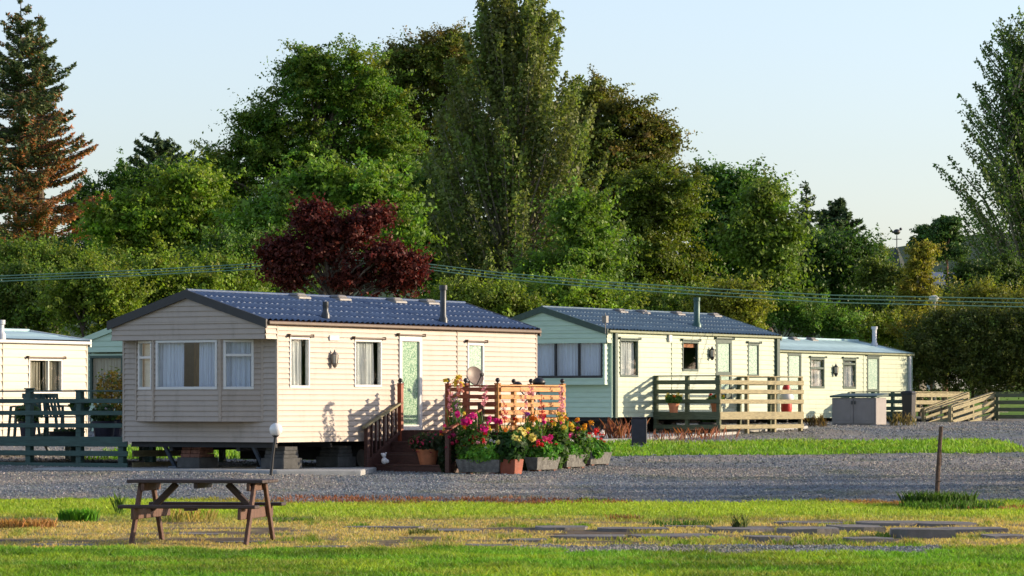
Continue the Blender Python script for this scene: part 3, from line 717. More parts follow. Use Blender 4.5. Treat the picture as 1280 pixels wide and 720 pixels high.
ls = c2.S(886.5); lantern(r2, Matrix(), ls, c2.z(442, ls), M_BLACK, s=.9)
vb = MB(); a = sp(c2, 833.5, 837, 418, 427); vb.box(a[0], a[1], -.08, 0, a[2], a[3]); vb.build('vent_box', M_WHITE, r2)
z0 = Z(481, 93); zw0, zw1 = Z(472.5, 93), Z(424, 93)
bay_front(r2, Ff2, W2, [(.08, 0), (.1, .19), (W2 - .1, .19), (W2 - .08, 0)], z0, 3.28, zw0, zw1, M_MINTF, .13, M_BLACK,
          [None, (.05, .05, (), (.2, .4, .6, .8), 'full', M_CURT_B, .055), None])
dp = MB(); dp.box(.05, .17, -.09, -.02, zb2 - .02, ze2 - .08); dp.build('downpipe', M_DGREEN, r2); dp = MB(); dp.box(L2 - .22, L2 - .06, -.09, -.02, zb2, ze2 - .08); dp.build('downpipe', M_DGREEN, r2)
flue(r2, c2, 871, 408, .78, .085, M_FLUEG, W2, ze2, .56, 1.15); roof_vents(r2, c2, (769, 797, 841, 887), W2, ze2 + .56, M_VENT)
an = MB(); an.tube([(-.42, -.06, ze2 - .1), (-.42, -.06, ze2 + .42)], .012, 6); an.box(-.48, -.36, -.12, 0, ze2 + .18, ze2 + .36); an.build('aerial', M_VENT, r2)
# --- far caravan with light blue roof ---------------------------------
c3 = Car(945, 113.0); L3, W3 = 11.2, 4.1; zb3, ze3 = 1.29, 3.45
w = [sp(c3, 984, 1001, 441, 505), sp(c3, 1012, 1030, 447, 485.5), sp(c3, 1053, 1069.5, 448, 486), sp(c3, 1083, 1098.5, 445, 505)]
r3, Ff3 = caravan(c3, L3, W3, zb3, ze3, .42, 'farthest static caravan with plain light blue roof beside the dark hedge', M_MINTF, M_MINT, M_ROOF3, M_GREENG, M_GREENG, .15,
                  dict(u0=.4, u1=3.4, z0=2.0, z1=3.0), w, oz=1.08, flat=True, roof_rows=2)
for i, k in enumerate(w):
    if i in (0, 3): window(r3, Matrix(), *k, M_DGREEN, curtain=None, glass=M_OBSC2, hood=M_DGREEN, fw=.09, name='door', bars_h=(c3.z(488, k[0]),))
    else: window(r3, Matrix(), *k, M_DGREEN, curtain='halves', hood=M_DGREEN, fw=.07, bars_h=(k[2] + (k[3] - k[2]) * (.66 if i == 1 else .82),), seed=8 + i)
bay_front(r3, Ff3, W3, [(.38, 0), (.4, .3), (3.4, .3), (3.42, 0)], 1.9, 3.08, 2.05, 3.0, M_MINTF, .15, M_DGREEN, [None, (.05, .05, (), (.5,), 'full', M_CURT_B, .06), None])
ls = c3.S(1041.5); lantern(r3, Matrix(), ls, c3.z(463, ls), M_BLACK, s=1.0)
flue(r3, c3, 1093, 432, .65, .08, M_FLUEW, W3, ze3, .42, 1.4); roof_vents(r3, c3, (987, 1010), W3, ze3 + .42, M_VENT)
dp = MB(); dp.box(L3 - .33, L3 - .2, -.09, -.02, zb3, ze3 - .08); dp.build('downpipe', M_FLUEW, r3)
# --- white caravan at the left ------------------------------------------
Yq = 78.0; e4 = Vector((X(108, Yq), Yq, 0)); L4 = 8.5
c4 = Car(0, 1); c4.X, c4.Y = e4.x - A2[0] * L4, e4.y - A2[1] * L4
w = [sp(c4, 35, 77, 448, 492)]
r4, Ff4 = caravan(c4, L4, 3.3, 1.0, 3.06, .2, 'white static caravan with striped brown curtains behind the dark green deck', M_CREAM2, M_CREAM2, M_ROOF3, M_WHITE, M_WHITE, .17,
                  dict(u0=.4, u1=2.9, z0=1.7, z1=2.7), w, oz=.5, flat=True, roof_rows=2)
window(r4, Matrix(), *w[0], M_WHITE, bars_v=((w[0][0] + w[0][1]) / 2 + .1,), curtain='halves', cm=M_CURT_S, hood=M_BROWNG, seed=21)
bay_front(r4, Ff4, 3.3, [(.38, 0), (.4, .25), (2.9, .25), (2.92, 0)], 1.6, 2.72, 1.75, 2.65, M_CREAM2, .17, M_WHITE, [None, (.05, .05, (), (.5,), 'full', M_CURT_S, .06), None])
flue(r4, c4, 1, 424, .36, .07, M_FLUEW, 3.3, 3.06, .2)
# --- green caravan glimpsed between the first two ------------------------
Yq = 96.0; W5 = 3.85
c5 = Car(0, 1); p = Vector((X(114, Yq + 1.5), Yq + 1.5)); c5.X = p.x + N2[0] * W5; c5.Y = p.y + N2[1] * W5
r5, Ff5 = caravan(c5, 9.0, W5, .95, Z(424, Yq), .56, 'green gabled caravan half hidden behind the cream caravan, curtains in its window', M_MINTF, M_MINT, M_ROOF2, M_MINTF, M_GREENG, .15,
                  dict(u0=.2, u1=3.6, z0=1.7, z1=2.85, trim=M_DGREEN), [], oz=.6)
bay_front(r5, Ff5, W5, [(.13, 0), (.15, .3), (3.6, .3), (3.62, 0)], 1.4, Z(442, Yq), 1.75, Z(444, Yq), M_MINTF, .15, M_DGREEN, [None, (.06, .06, (), (.33, .66), 'full', M_CURT_S, .07), None])

# brick and block piers, tow frame
def pier(px, py, wpx, label, brick):
    g = G(px, py); t = thing('pier', (g.x, g.y, .5), TH, label, 'support pier', 'piers under the cream caravan'); rr = random.Random(px)
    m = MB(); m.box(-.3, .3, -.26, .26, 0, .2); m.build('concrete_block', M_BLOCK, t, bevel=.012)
    m = MB()
    for k in range(3):
        for j in range(2): m.box(-.22 + k * .015, .22 - k * .015, -.22 + j * .225, -.005 + j * .225, .2 + k * .075, .27 + k * .075)
    m.build('brick_course' if brick else 'block_course', M_BRICK if brick else M_BLOCK, t, bevel=.008)
def pier_at(px, Y, *a):
    t = pier(px, 588, 30, *a)
pr = [(247, 67.6, 'brick topped pier under the left of the bay front', True), (352, 66.6, 'grey block pier under the corner near the globe lamp', False), (420, 68.6, 'dark block pier in the middle under the cream caravan', False)]
for px, Yp, lb, br in pr:
    t = thing('pier', (X(px, Yp), Yp, .5), TH, lb, 'support pier', 'piers under the cream caravan')
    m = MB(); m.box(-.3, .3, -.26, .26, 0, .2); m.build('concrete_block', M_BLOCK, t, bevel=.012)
    m = MB()
    for k in range(3):
        for j in range(2): m.box(-.24 + k * .02, .24 - k * .02, -.22 + j * .225, -.005 + j * .225, .2 + k * .072, .268 + k * .072)
    m.build('brick_course' if br else 'block_course', M_BRICK if br else M_BLOCK, t, bevel=.008)
t = thing('concrete_block', (X(755, 94), 94, tz(X(755, 94), 94) + .09), TH, 'dark concrete block in the shade under the green caravan', 'block')
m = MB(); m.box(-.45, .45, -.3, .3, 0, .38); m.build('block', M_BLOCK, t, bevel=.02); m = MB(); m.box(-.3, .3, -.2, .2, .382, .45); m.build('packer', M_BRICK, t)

# ------------------------------------------------------------------ porch of the first caravan
def Lc(car, u, q, z): return Vector((u, -q, z))      # local coordinates in a caravan-aligned frame
po = thing('timber_porch', (c1.X, c1.Y, 0), TH, 'brown timber porch with steps and orange slatted screen at the cream caravan', 'porch')
zd = 1.20; zg = .34; s0, s1 = 4.1, 6.47; qo = 2.2
m = MB()
for i in range(16):
    q = .06 + i * (qo - .06) / 16; m.box(3.88, s1 + .05, -q - .125, -q, zd - .04, zd)
for q in (.15, 1.1, qo): m.box(3.9, s1, -q - .03, -q + .03, zd - .2, zd - .042)
m.build('deck_floor', M_DECKBR, po, bevel=.004)
for i in range(3):
    z = zd - (i + 1) * (zd - zg) / 4; u = 3.88 - i * .28
    m = MB(); m.box(u - .30, u, -1.95, -.1, z - .035, z); m.box(u - .285, u - .265, -1.95, -.1, z - .22, z - .036); m.build('step', M_DECKBR, po, bevel=.005)
m = MB(); m.box(3.86, 3.879, -1.95, -.1, zd - .26, zd - .042); m.build('riser', M_DECKBR, po)
for q in (.08, 1.98):
    m = MB(); m.bar((3.86, -q, zd - .12), (2.85, -q, zg + .10), .045, .24); m.build('stringer', M_DECKBR, po)
def newel(parent, u, q, z0, z1, m_, ball=True, w=.09, name='newel_post'):
    m = MB(); m.box(u - w / 2, u + w / 2, -q - w / 2, -q + w / 2, z0, z1); m.box(u - w * .6, u + w * .6, -q - w * .6, -q + w * .6, z1, z1 + .018); o = m.build(name, m_, parent, bevel=.006)
    if ball:
        b = MB(); b.lathe([(.02, 0), (.018, .02)], (u, -q, z1 + .018), 8); b.ball((u, -q, z1 + .075), .045, 8); b.build('finial', M_BPLAST, o, smooth=True)
zt = 2.08
newel(po, 3.88, .13, zd - .3, zt, M_REDST); newel(po, 2.76, .12, zg, 1.28, M_DECKBR, False); newel(po, 2.76, 1.95, zg, 1.24, M_DECKBR, False); newel(po, 3.9, 1.95, zg, 1.7, M_DECKBR, False)
for q in (.13, 1.95):
    hi = (3.93, -q, 1.74) if q < 1 else (3.9, -q, 1.60); lo = (2.62, -q, 1.25) if q < 1 else (2.62, -q, 1.17)
    m = MB(); m.bar(lo, hi, .09, .04); m.build('handrail', M_OLIVET if q < 1 else M_REDST, po, bevel=.006)
    m = MB(); m.bar((2.8, -q, .62), (3.85, -q, 1.16), .045, .06); m.build('bottom_rail', M_DECKBR, po)
    for i in range(7):
        u = 2.90 + i * .14; zz = .63 + (u - 2.8) * .51; zu = lo[2] + (u - lo[0]) * (hi[2] - lo[2]) / (hi[0] - lo[0]) - .02
        m = MB(); m.box(u - .02, u + .02, -q - .02, -q + .02, zz, zu); m.build('baluster', M_DECKBR, po)
for (u, q) in ((s0, 1.08), (s0, 1.48), (s0, qo), (s1, 1.08), (s1, 1.48), (s1, qo), (s0 + 1.2, qo)):
    newel(po, u, q, zg, zt - (.08 if (u, q) == (s0 + 1.2, qo) else 0), M_REDST if u == s0 and q < 2 else M_ORANGE, (u, q) != (s0 + 1.2, qo))
def slats(parent, u0, q0, u1, q1, z0, z1, n, h, m_, off, name='slat_panel', d=.025, cap=True):
    m = MB(); a = Vector((u0, -q0, 0)); b = Vector((u1, -q1, 0)); dr = (b - a).normalized(); nr = Vector((dr.y, -dr.x, 0)) * off
    for i in range(n):
        z = z0 + (z1 - z0) * i / (n - 1); rr_ = random.Random(i + int(u0 * 10)); jz = rr_.uniform(-.006, .006)
        m.bar(a + nr + Vector((0, 0, z + jz)), b + nr + Vector((0, 0, z - jz)), d, h)
    if cap: m.bar(a + Vector((0, 0, z1 + h * .9)), b + Vector((0, 0, z1 + h * .9)), .11, .03)
    return m.build(name, m_, parent, bevel=.004)
slats(po, s0, 1.06, s0, qo, 1.15, 1.98, 7, .075, M_REDST, .06); slats(po, s0, qo + .01, s1, qo + .01, 1.10, 1.98, 7, .085, M_ORANGE, .06); slats(po, s1, .3, s1, qo, 1.10, 1.98, 7, .08, M_ORANGE, .06)  # shaded end slats given a darker red than the sunlit orange ones
for u in (s0 + .15, s1 - .1, 5.2):
    for q in (.3, qo): m = MB(); m.box(u - .05, u + .05, -q - .05, -q + .05, zg, zd - .2); m.build('support_post', M_DECKBR, po)

# satellite dish on the porch
dx = c1.P(5.35, .75, 0)
t = thing('satellite_dish', (dx.x, dx.y, zd), TH, 'round grey brown satellite dish on a pole behind the slatted screen', 'satellite dish')
m = MB(); m.tube([(0, 0, 0), (0, 0, .95)], .022, 8); m.box(-.12, .12, -.12, .12, 0, .02); m.bar((0, 0, .86), (-.07, -.06, 1.0), .03, .03); m.build('pole', M_BPLAST, t)
zc = Z(471, dx.y) - zd
Md = Matrix.Translation((.02, -.1, zc)) @ Matrix.Rotation(math.radians(-58 + 36), 4, 'Z') @ Matrix.Rotation(math.radians(72), 4, 'X')
m = MB(); m.lathe([(.02, .0), (.09, .008), (.15, .025), (.19, .045), (.20, .05), (.19, .06), (.15, .04), (.02, .015)], n=24, M=Md); dd = m.build('dish', M_DISH, t, smooth=True)
m = MB(Md); m.tube([(0, -.19, .04), (0, -.05, .26)], .010, 6); m.box(-.025, .025, -.075, -.02, .24, .31); m.build('receiver_arm', M_BPLAST, dd)
# dark equipment poking over the far corner of the screen
dx = c1.P(6.15, 1.7, zd)
t = thing('folded_barbecue', dx, TH, 'black rounded equipment with slanting legs poking above the end of the screen', 'equipment')
m = MB(); m.ball((.1, -.1, .93), .13, 10, .7); m.build('lid', M_BPLAST, t, smooth=True)
m = MB(); m.ball((-.05, .3, .88), .09, 8, .7); m.build('side_pan', M_BPLAST, t, smooth=True)
m = MB()
for p, q in (((.1, -.1, .9), (-.2, .5, .0)), ((.15, -.1, .9), (.2, .3, 0)), ((0, -.1, .88), (.1, -.35, 0)), ((-.05, .3, .85), (.1, -.35, 0))): m.tube([p, q], .014, 6)
m.build('legs', M_STEEL, t)

# ------------------------------------------------------------------ deck of the second caravan
def rail_deck(car, name, label, u0, u1, q, zf, ztop, gz, m_side, m_front, mdark, posts_side, posts_front, levels):
    t = thing(name, (car.X, car.Y, 0), TH, label, 'deck')
    m = MB(); n = int(q / .14)
    for i in range(n): qq = .06 + i * (q - .06) / n; m.box(u0, u1, -qq - .125, -qq, zf - .03, zf)
    for qq in (.2, q / 2, q - .1): m.box(u0 + .05, u1 - .05, -qq - .03, -qq + .03, zf - .18, zf - .032)
    m.build('deck_floor', m_side, t)
    for i in range(posts_side):
        qq = .06 + (q - .06) * i / (posts_side - 1); m = MB(); m.box(u0 - .05, u0 + .05, -qq - .05, -qq + .05, gz, ztop); m.build('post', m_side, t, bevel=.006)
        m = MB(); m.box(u1 - .05, u1 + .05, -qq - .05, -qq + .05, gz, ztop)
        if i < posts_side - 1: m.build('post', m_side, t, bevel=.006)
    for i in range(1, posts_front):
        uu = u0 + (u1 - u0) * i / (posts_front - 1); m = MB(); m.box(uu - .05, uu + .05, -q - .05, -q + .05, gz, ztop); m.build('post', m_front, t, bevel=.006)
    for (z, h) in levels:
        for (a, b, mm, off) in (((u0, .02), (u0, q + .06), m_side, 0), ((u0 - .06, q), (u1 + .06, q), m_front, 1), ((u1, .02), (u1, q), m_side, 2)):
            m = MB(); pa, pb = Vector((a[0], -a[1], z)), Vector((b[0], -b[1], z))
            sh = Vector((-.066, 0, 0)) if off == 0 else Vector((0, -.066, 0)) if off == 1 else Vector((.066, 0, 0))
            m.bar(pa + sh, pb + sh, .028, h); m.build('rail', mm, t, bevel=.004)
    for (a, b, mm) in (((u0, .02), (u0, q + .05), m_side), ((u0 - .05, q), (u1 + .05, q), m_front), ((u1, .02), (u1, q), m_side)):
        m = MB(); m.bar((a[0], -a[1], ztop + .015), (b[0], -b[1], ztop + .015), .12, .03); m.build('cap_rail', mm, t, bevel=.004)
    return t
zt2, zf2 = 2.44, 1.50
dk2 = rail_deck(c2, 'timber_deck', 'olive railed timber deck along the green fronted caravan', 2.2, 6.78, 1.93, zf2, zt2, .8, M_OLIVESH, M_OLIVET, M_OLIVESH, 3, 4,
          [(2.29, .11), (2.05, .11), (1.79, .11), (1.42, .2), (1.13, .11)])
# ------------------------------------------------------------------ dark green deck at the left
p0 = Vector((X(157, 68.2), 68.2)); 
gd = thing('green_deck', (p0.x, p0.y, 0), TH, 'dark green railed timber deck before the white caravan', 'deck')
zfl = 1.03; ztp = 1.94
m = MB()
for i in range(30): m.box(.05 + i * .14, .05 + i * .14 + .125, .05, 4.6, zfl - .03, zfl)
m.build('deck_floor', M_GREENT, gd)
for px in (37, 100, 153):
    k = (px - CX) / F; y_ = (k * p0.y - p0.x) / (-N2[0] * 1 - k * (-N2[1]))
    top = ztp + (.04 if px == 37 else .0) if px < 150 else 1.0
    m = MB(); m.box(-.06, .06, y_ - .065, y_ + .065, tz(p0.x, p0.y) - .05, top); m.box(-.075, .075, y_ - .085, y_ + .085, top, top + .03); m.build('post', M_GREENT, gd, bevel=.008)
for i, (z, h) in enumerate(((1.76, .085), (1.53, .085), (1.29, .085), (.985, .19), (.76, .1), (.53, .1))):
    m = MB(); m.bar((-.09, -.12 if i > 2 else .0, z), (-.09, 4.8, z), .028, h); m.build('rail', M_GREENT, gd, bevel=.004)
m = MB(); m.bar((0, 0, ztp + .01), (0, 4.8, ztp + .01), .12, .03); m.build('cap_rail', M_GREENT, gd, bevel=.004)
for (z, h) in ((.76, .12), (.53, .12)):
    m = MB(); m.bar((.1, -.09, z), (2.2, -.09, z), .028, h); m.build('rail', M_OLIVET, gd)  # sunlit return rails get a paler timber colour than the shaded front
for x in (.8, 2.1): m = MB(); m.box(x - .05, x + .05, -.07, .03, .35, zfl - .03); m.build('post', M_GREENT, gd)
for x, y in ((1.2, .4), (1.2, 2.2), (3.6, .4), (3.6, 2.4), (3.6, 4.3), (1.2, 4.3)): m = MB(); m.box(x - .05, x + .05, y - .05, y + .05, .35, zfl - .03); m.build('support_post', M_GREENT, gd)
def dk(px, Y, z=zfl): return Vector((X(px, Y), Y, z))
# chairs, table, pots on the green deck
def plastic_chair(loc, rz, label, cat='chair'):
    t = thing('garden_chair', loc, rz, label, cat, 'chairs on the green deck')
    m = MB(); m.box(-.24, .24, -.22, .22, .40, .43); m.build('seat', M_GREENT, t, bevel=.015)
    m = MB()
    for k in range(5): m.bar((-.2 + k * .1, .22, .43), (-.21 + k * .105, .33, .84), .055, .02)
    m.bar((-.25, .335, .84), (.25, .335, .84), .03, .09); m.build('backrest', M_GREENT, t)
    for sx in (-1, 1):
        m = MB(); m.bar((sx * .25, -.2, .62), (sx * .25, .27, .64), .05, .03); m.build('armrest', M_GREENT, t)
        for sy in (-1, 1): m = MB(); m.bar((sx * .24, sy * .21, .63 if sy < 0 else .42), (sx * .27, sy * .26, 0), .045, .045); m.build('leg', M_GREENT, t)
plastic_chair(dk(50, 72.2), .5, 'dark green garden chair before the striped brown curtain window'); plastic_chair(dk(30, 72.6), -1.2, 'dark green garden chair nearest the left end of the green deck')
plastic_chair(dk(78, 72.8), 2.4, 'dark green garden chair by the hanging basket post')
t = thing('garden_table', dk(58, 73.5), 0, 'small round green garden table on the green deck', 'table')
m = MB(); m.lathe([(.45, .70), (.46, .72), (.45, .735)], n=20); m.build('table_top', M_GREENT, t); m = MB(); m.tube([(0, 0, 0), (0, 0, .70)], .035, 8); m.build('leg', M_GREENT, t); m = MB(); m.lathe([(.25, 0), (.25, .05), (.05, .09)], n=16); m.build('base', M_GREENT, t)

# ------------------------------------------------------------------ ramp and deck of the far caravan
rp = thing('timber_ramp', (c3.X, c3.Y, 0), TH, 'timber access ramp and deck with slatted rails beside the far caravan', 'ramp')
g3 = 1.05; zf3 = 1.5; t3 = 2.14
m = MB()
for i in range(15): qq = .06 + i * .15; m.box(6.5, 11.6, -qq - .135, -qq, zf3 - .03, zf3)
m.box(10.4, 11.6, -3.4, -2.35, zf3 - .03, zf3)
m.build('deck_floor', M_OLIVESH, rp)
m = MB(); m.add([(10.4, -2.36, zf3 - .001), (10.4, -3.3, zf3 - .001), (6.9, -3.3, g3 + .06), (6.9, -2.36, g3 + .06), (10.4, -2.36, zf3 - .05), (10.4, -3.3, zf3 - .05), (6.9, -3.3, g3 + .01), (6.9, -2.36, g3 + .01)],
            [(0, 1, 2, 3), (7, 6, 5, 4), (0, 4, 5, 1), (1, 5, 6, 2), (2, 6, 7, 3), (3, 7, 4, 0)]); m.build('ramp_board', M_OLIVESH, rp)
def rails(t, p, q, n, dz, h, m_, shift, cap=True):
    p, q = Vector(p), Vector(q)
    for i in range(n):
        z = -.10 - i * dz; m = MB(); m.bar(p + Vector(shift) + Vector((0, 0, z)), q + Vector(shift) + Vector((0, 0, z)), .03, h); m.build('rail', m_, t)
    if cap: m = MB(); m.bar(p, q, .11, .03); m.build('cap_rail', m_, t)
def posts(t, p, q, n, zlo, m_):
    p, q = Vector(p), Vector(q)
    for i in range(n):
        c = p.lerp(q, i / (n - 1)); m = MB(); m.box(c.x - .05, c.x + .05, c.y - .05, c.y + .05, zlo, c.z - .016); m.build('post', m_, t)
rails(rp, (6.5, -.05, t3), (6.5, -2.3, t3), 4, .22, .12, M_GREENT, (-.07, 0, 0)); posts(rp, (6.5, -.15, t3), (6.5, -2.3, t3), 4, g3, M_GREENT)  # shade coloured in as dark green on the end panel away from the sun
rails(rp, (6.5, -2.3, t3), (10.3, -2.3, t3), 3, .24, .13, M_OLIVET, (0, -.07, 0)); posts(rp, (6.62, -2.3, t3), (10.3, -2.3, t3), 4, g3, M_OLIVET)
rails(rp, (7.0, -2.45, t3 - .55), (10.4, -2.45, t3), 4, .21, .12, M_OLIVET, (0, -.07, 0)); posts(rp, (7.0, -2.45, t3 - .55), (10.4, -2.45, t3), 3, g3, M_OLIVET)
rails(rp, (7.15, -3.35, t3 - .46), (10.5, -3.35, t3), 4, .21, .12, M_OLIVET, (0, -.07, 0)); posts(rp, (7.15, -3.35, t3 - .46), (10.5, -3.35, t3), 3, g3, M_OLIVET)
rails(rp, (10.5, -3.35, t3), (10.5, -4.7, t3), 4, .24, .13, M_OLIVESH, (-.07, 0, 0)); posts(rp, (10.5, -3.5, t3), (10.5, -4.7, t3), 2, g3, M_OLIVESH)

# grey storage box and black bin
bx = Vector((X(1095, 109.5), 109.5)); bz = tz(bx.x, bx.y)
t = thing('storage_box', (bx.x, bx.y, bz), TH, 'grey two door garden storage box with green lid before the far caravan', 'storage box')
m = MB(); m.box(0, .72, 0, 1.5, .03, .86); m.build('body', M_GREYBOX, t, bevel=.015)
for y0, y1 in ((.06, .73), (.77, 1.44)):
    m = MB(); m.box(-.022, -.001, y0, y1, .08, .82); m.box(-.03, -.0225, y0 + .08, y1 - .08, .16, .74); o = m.build('door', M_GREYBOX, t, bevel=.006)
    m = MB(); yy = .70 if y1 < 1 else .80; m.box(-.05, -.031, yy - .02, yy + .02, .66, .76); m.build('latch', M_FLUE, o)
m = MB(); m.add([(-.06, -.05, .87), (.78, -.05, .90), (.78, 1.55, .90), (-.06, 1.55, .87), (-.06, -.05, .92), (.78, -.05, 1.0), (.78, 1.55, 1.0), (-.06, 1.55, .92)], [(3, 2, 1, 0), (4, 5, 6, 7), (0, 1, 5, 4), (1, 2, 6, 5), (2, 3, 7, 6), (3, 0, 4, 7)]); m.build('lid', M_DGREEN, t, bevel=.01)
bx = Vector((X(1136, 116.5), 116.5)); t = thing('wheelie_bin', (bx.x, bx.y, tz(bx.x, bx.y)), TH, 'small black wheelie bin at the start of the timber ramp', 'bin')
t.scale = (.62, .62, .98); m = MB(); m.box(-.22, .22, -.25, .25, .08, .95, taper=.05); m.build('body', M_BIN, t, bevel=.02)
m = MB(); m.box(-.30, .30, -.32, .34, .96, 1.02); m.box(-.25, .25, -.28, .30, 1.02, 1.06, taper=-.04); m.build('lid', M_BIN, t, bevel=.02)
for sx in (-1, 1): m = MB(); m.tube([(sx * .2, .27, .1), (sx * .27, .27, .1)], .1, 12); m.build('wheel', M_TYRE, t)

# ------------------------------------------------------------------ picnic table
tp = Vector((X(254, 43.55), 43.55)); ang = math.radians(-9)
pt = thing('picnic_table', (tp.x, tp.y, tz(tp.x, tp.y)), ang, 'dark timber picnic table with attached benches on the lawn', 'picnic table')
hl = .84
for i in range(5):
    m = MB(); y = -.34 + i * .17; m.box(-hl + random.uniform(-.01, .01), hl + random.uniform(-.01, .01), y - .078, y + .078, .725, .765); m.build('top_board', M_TABLE, pt, bevel=.006)
for sy in (-1, 1):
    m = MB(); m.box(-hl, hl, sy * .72 - .12, sy * .72 + .12, .43, .47); m.build('bench_seat', M_TABLE, pt, bevel=.008)
for sx in (-1, 1):
    x = sx * .70
    for sy in (-1, 1):
        m = MB(); m.bar((x, sy * .27, .725), (x, sy * .74, -.02), .045, .088, (0, 1, 0)); m.build('leg', M_TABLEL, pt, bevel=.006)
    m = MB(); m.box(x - sx * .05 - .022, x - sx * .05 + .022, -.86, .86, .30, .43); m.build('cross_beam', M_TABLEL, pt, bevel=.006)
    m = MB(); m.box(x - sx * .05 - .022, x - sx * .05 + .022, -.40, .40, .63, .724); m.build('top_bearer', M_TABLEL, pt, bevel=.006)
    m = MB(); m.bar((x - sx * .07, -.05, .40), (sx * .32, -.05, .71), .07, .10, (0, 1, 0)); m.build('diagonal_brace', M_TABLE, pt, bevel=.006)
m = MB(); m.box(-.022, .022, -.38, .38, .66, .724); m.build('batten', M_TABLE, pt)
for sy in (-1, 1): m = MB(); m.box(-.03, .09, sy * .72 - .1, sy * .72 + .1, .405, .43); m.build('batten', M_TABLE, pt)

# globe lamp, bollard, post
g = G(338, 596); t = thing('globe_lamp', g, 0, 'white globe garden lamp on a leaning black pole before the cream caravan', 'garden lamp')
k = g.y / F; m = MB(); m.tube([(0, 0, -.05), (.045, 0, .4), (.09, 0, 51 * k)], [.032, .026, .024], 10); m.lathe([(.035, -.0), (.07, .03)], (.093, 0, 51 * k - .02), 12); m.build('pole', M_BPLAST, t, smooth=True)
m = MB(); m.ball((.098, 0, 59 * k), 8.3 * k, 16); m.build('globe', M_GLOBE, t, smooth=True)
g = G(799, 559); k = g.y / F; t = thing('bollard', g, 0, 'dark purple flat topped bollard standing on the grass strip', 'bollard')
m = MB(); m.box(-9.5 * k, 9.5 * k, -.1, .1, -.05, 36 * k); m.box(-10 * k, 10 * k, -.115, .115, 36 * k, 36 * k + .025); m.build('body', M_NAVY, t, bevel=.012)
m = MB(); m.box(-11 * k, 11 * k, -.14, .14, -.02, .05); m.build('foot', M_CONC, t)
g = G(1174, 632); k = g.y / F; t = thing('fence_post', g, 0, 'thin rusty leaning post in a grass tuft at the gravel edge', 'post')
m = MB(); m.tube([(-.04, 0, -.05), (-.02, .01, 40 * k), (.03, 0, 99 * k)], [.042, .036, .030], 9); m.build('shaft', M_RUST, t)
m = MB(); m.tube([(.024, -.05, 70 * k), (.03, -.06, 60 * k), (.022, -.052, 50 * k)], .006, 5); m.tube([(-.06, -.02, 30 * k), (.03, -.06, 31 * k), (.02, .05, 30 * k)], .005, 5); m.build('wire_end', M_RUST, t)

# ------------------------------------------------------------------ flowers
GREEN = (.05, .11, .02)
def foliage(name, parent, c, r, n, size, col, flat=.7, m=None):
    u = unit(RNG.normal(size=(n, 3))); rad = RNG.uniform(.35, 1, (n, 1)) ** .6
    P = np.array(c) + u * rad * np.array([r[0], r[1], r[2]]) if hasattr(r, '__len__') else np.array(c) + u * rad * r * np.array([1, 1, flat])
    Nn = unit(u * .6 + np.array([0, 0, .5]) + RNG.normal(size=(n, 3)) * .6)
    cl = jitter_cols(col, n, .3, .15)
    return np_mesh(name, leaf_verts(P, Nn, size * RNG.uniform(.6, 1.3, n)), 4, cl, m or M_LEAF, parent)
def bloom(parent, c, r, col, n=46, name='flower_head'):
    u = unit(RNG.normal(size=(n, 3))); P = np.array(c) + u * r * RNG.uniform(.35, 1.1, (n, 1)) * RNG.uniform(.75, 1.1, 3)
    Nn = unit(u + RNG.normal(size=(n, 3)) * .35)
    return np_mesh(name, leaf_verts(P, Nn, r * .42 * RNG.uniform(.6, 1.3, n), .75), 4, jitter_cols(col, n, .3, .08), M_PETAL, parent)
PINK = (.72, .05, .22); RED = (.62, .02, .02); CORAL = (.75, .07, .05); WHITE = (.8, .78, .75); YEL = (.80, .62, .06); PALEY = (.82, .72, .18); ORG = (.78, .25, .02); LPINK = (.78, .33, .38); PURP = (.22, .04, .30); MAG = (.70, .02, .25)
def trough(px, py, length, rz, label, flowers, h=.24, wd=.26, fcol=(.06, .16, .02)):
    g = G(px, py); t = thing('stone_planter', (g.x, g.y, g.z), rz, label, 'planter', 'stone planters along the porch')
    m = MB(); a, b = length / 2, wd / 2
    for sx in (-1, 1): m.box(sx * a * .7 - .05, sx * a * .7 + .05, -b * .9, b * .9, -.01, .045)
    m.build('foot', M_BRICK, t)
    m = MB(); o = .025; vs_ = []
    for (e, z) in ((-o, .045), (o, .045 + h), (o - .03, .045 + h), (-.03, .045 + h - .05)):
        vs_ += [(-a - e, -b - e, z), (a + e, -b - e, z), (a + e, b + e, z), (-a - e, b + e, z)]
    fs = [(3, 2, 1, 0), (12, 13, 14, 15)]
    for k in range(3): fs += [(k * 4 + i, k * 4 + (i + 1) % 4, k * 4 + 4 + (i + 1) % 4, k * 4 + 4 + i) for i in range(4)]
    m.add(vs_, fs); m.build('trough', M_STONE, t, bevel=.006)
    m = MB(); m.box(-a + .01, a - .01, -b + .01, b - .01, h - .06, h + .005); m.build('soil', M_SOIL, t)
    foliage('foliage', t, (0, 0, h + .11), (a * 1.1, b * 1.45, .16), int(900 * length), .06, np.array(fcol) * 1.5)
    for q_ in range(7): foliage('leaf_clump', t, (RNG.uniform(-1, 1) * a, RNG.uniform(-1.3, 1) * b, h + RNG.uniform(.02, .26)), (.13, .11, .09), 90, .055, np.array(fcol) * RNG.uniform(1.1, 2.2))
    pal = [f[4] for f in flowers]
    for q_ in range(9): bloom(t, (RNG.uniform(-1, 1) * a, RNG.uniform(-1.2, .8) * b, h + RNG.uniform(.22, .42)), RNG.uniform(.03, .05), pal[q_ % len(pal)], 22)
    for (fx, fy, fz, r, col) in flowers: bloom(t, (fx * a, fy * b, h + fz), r, col, 34)
    return t
ax = TH
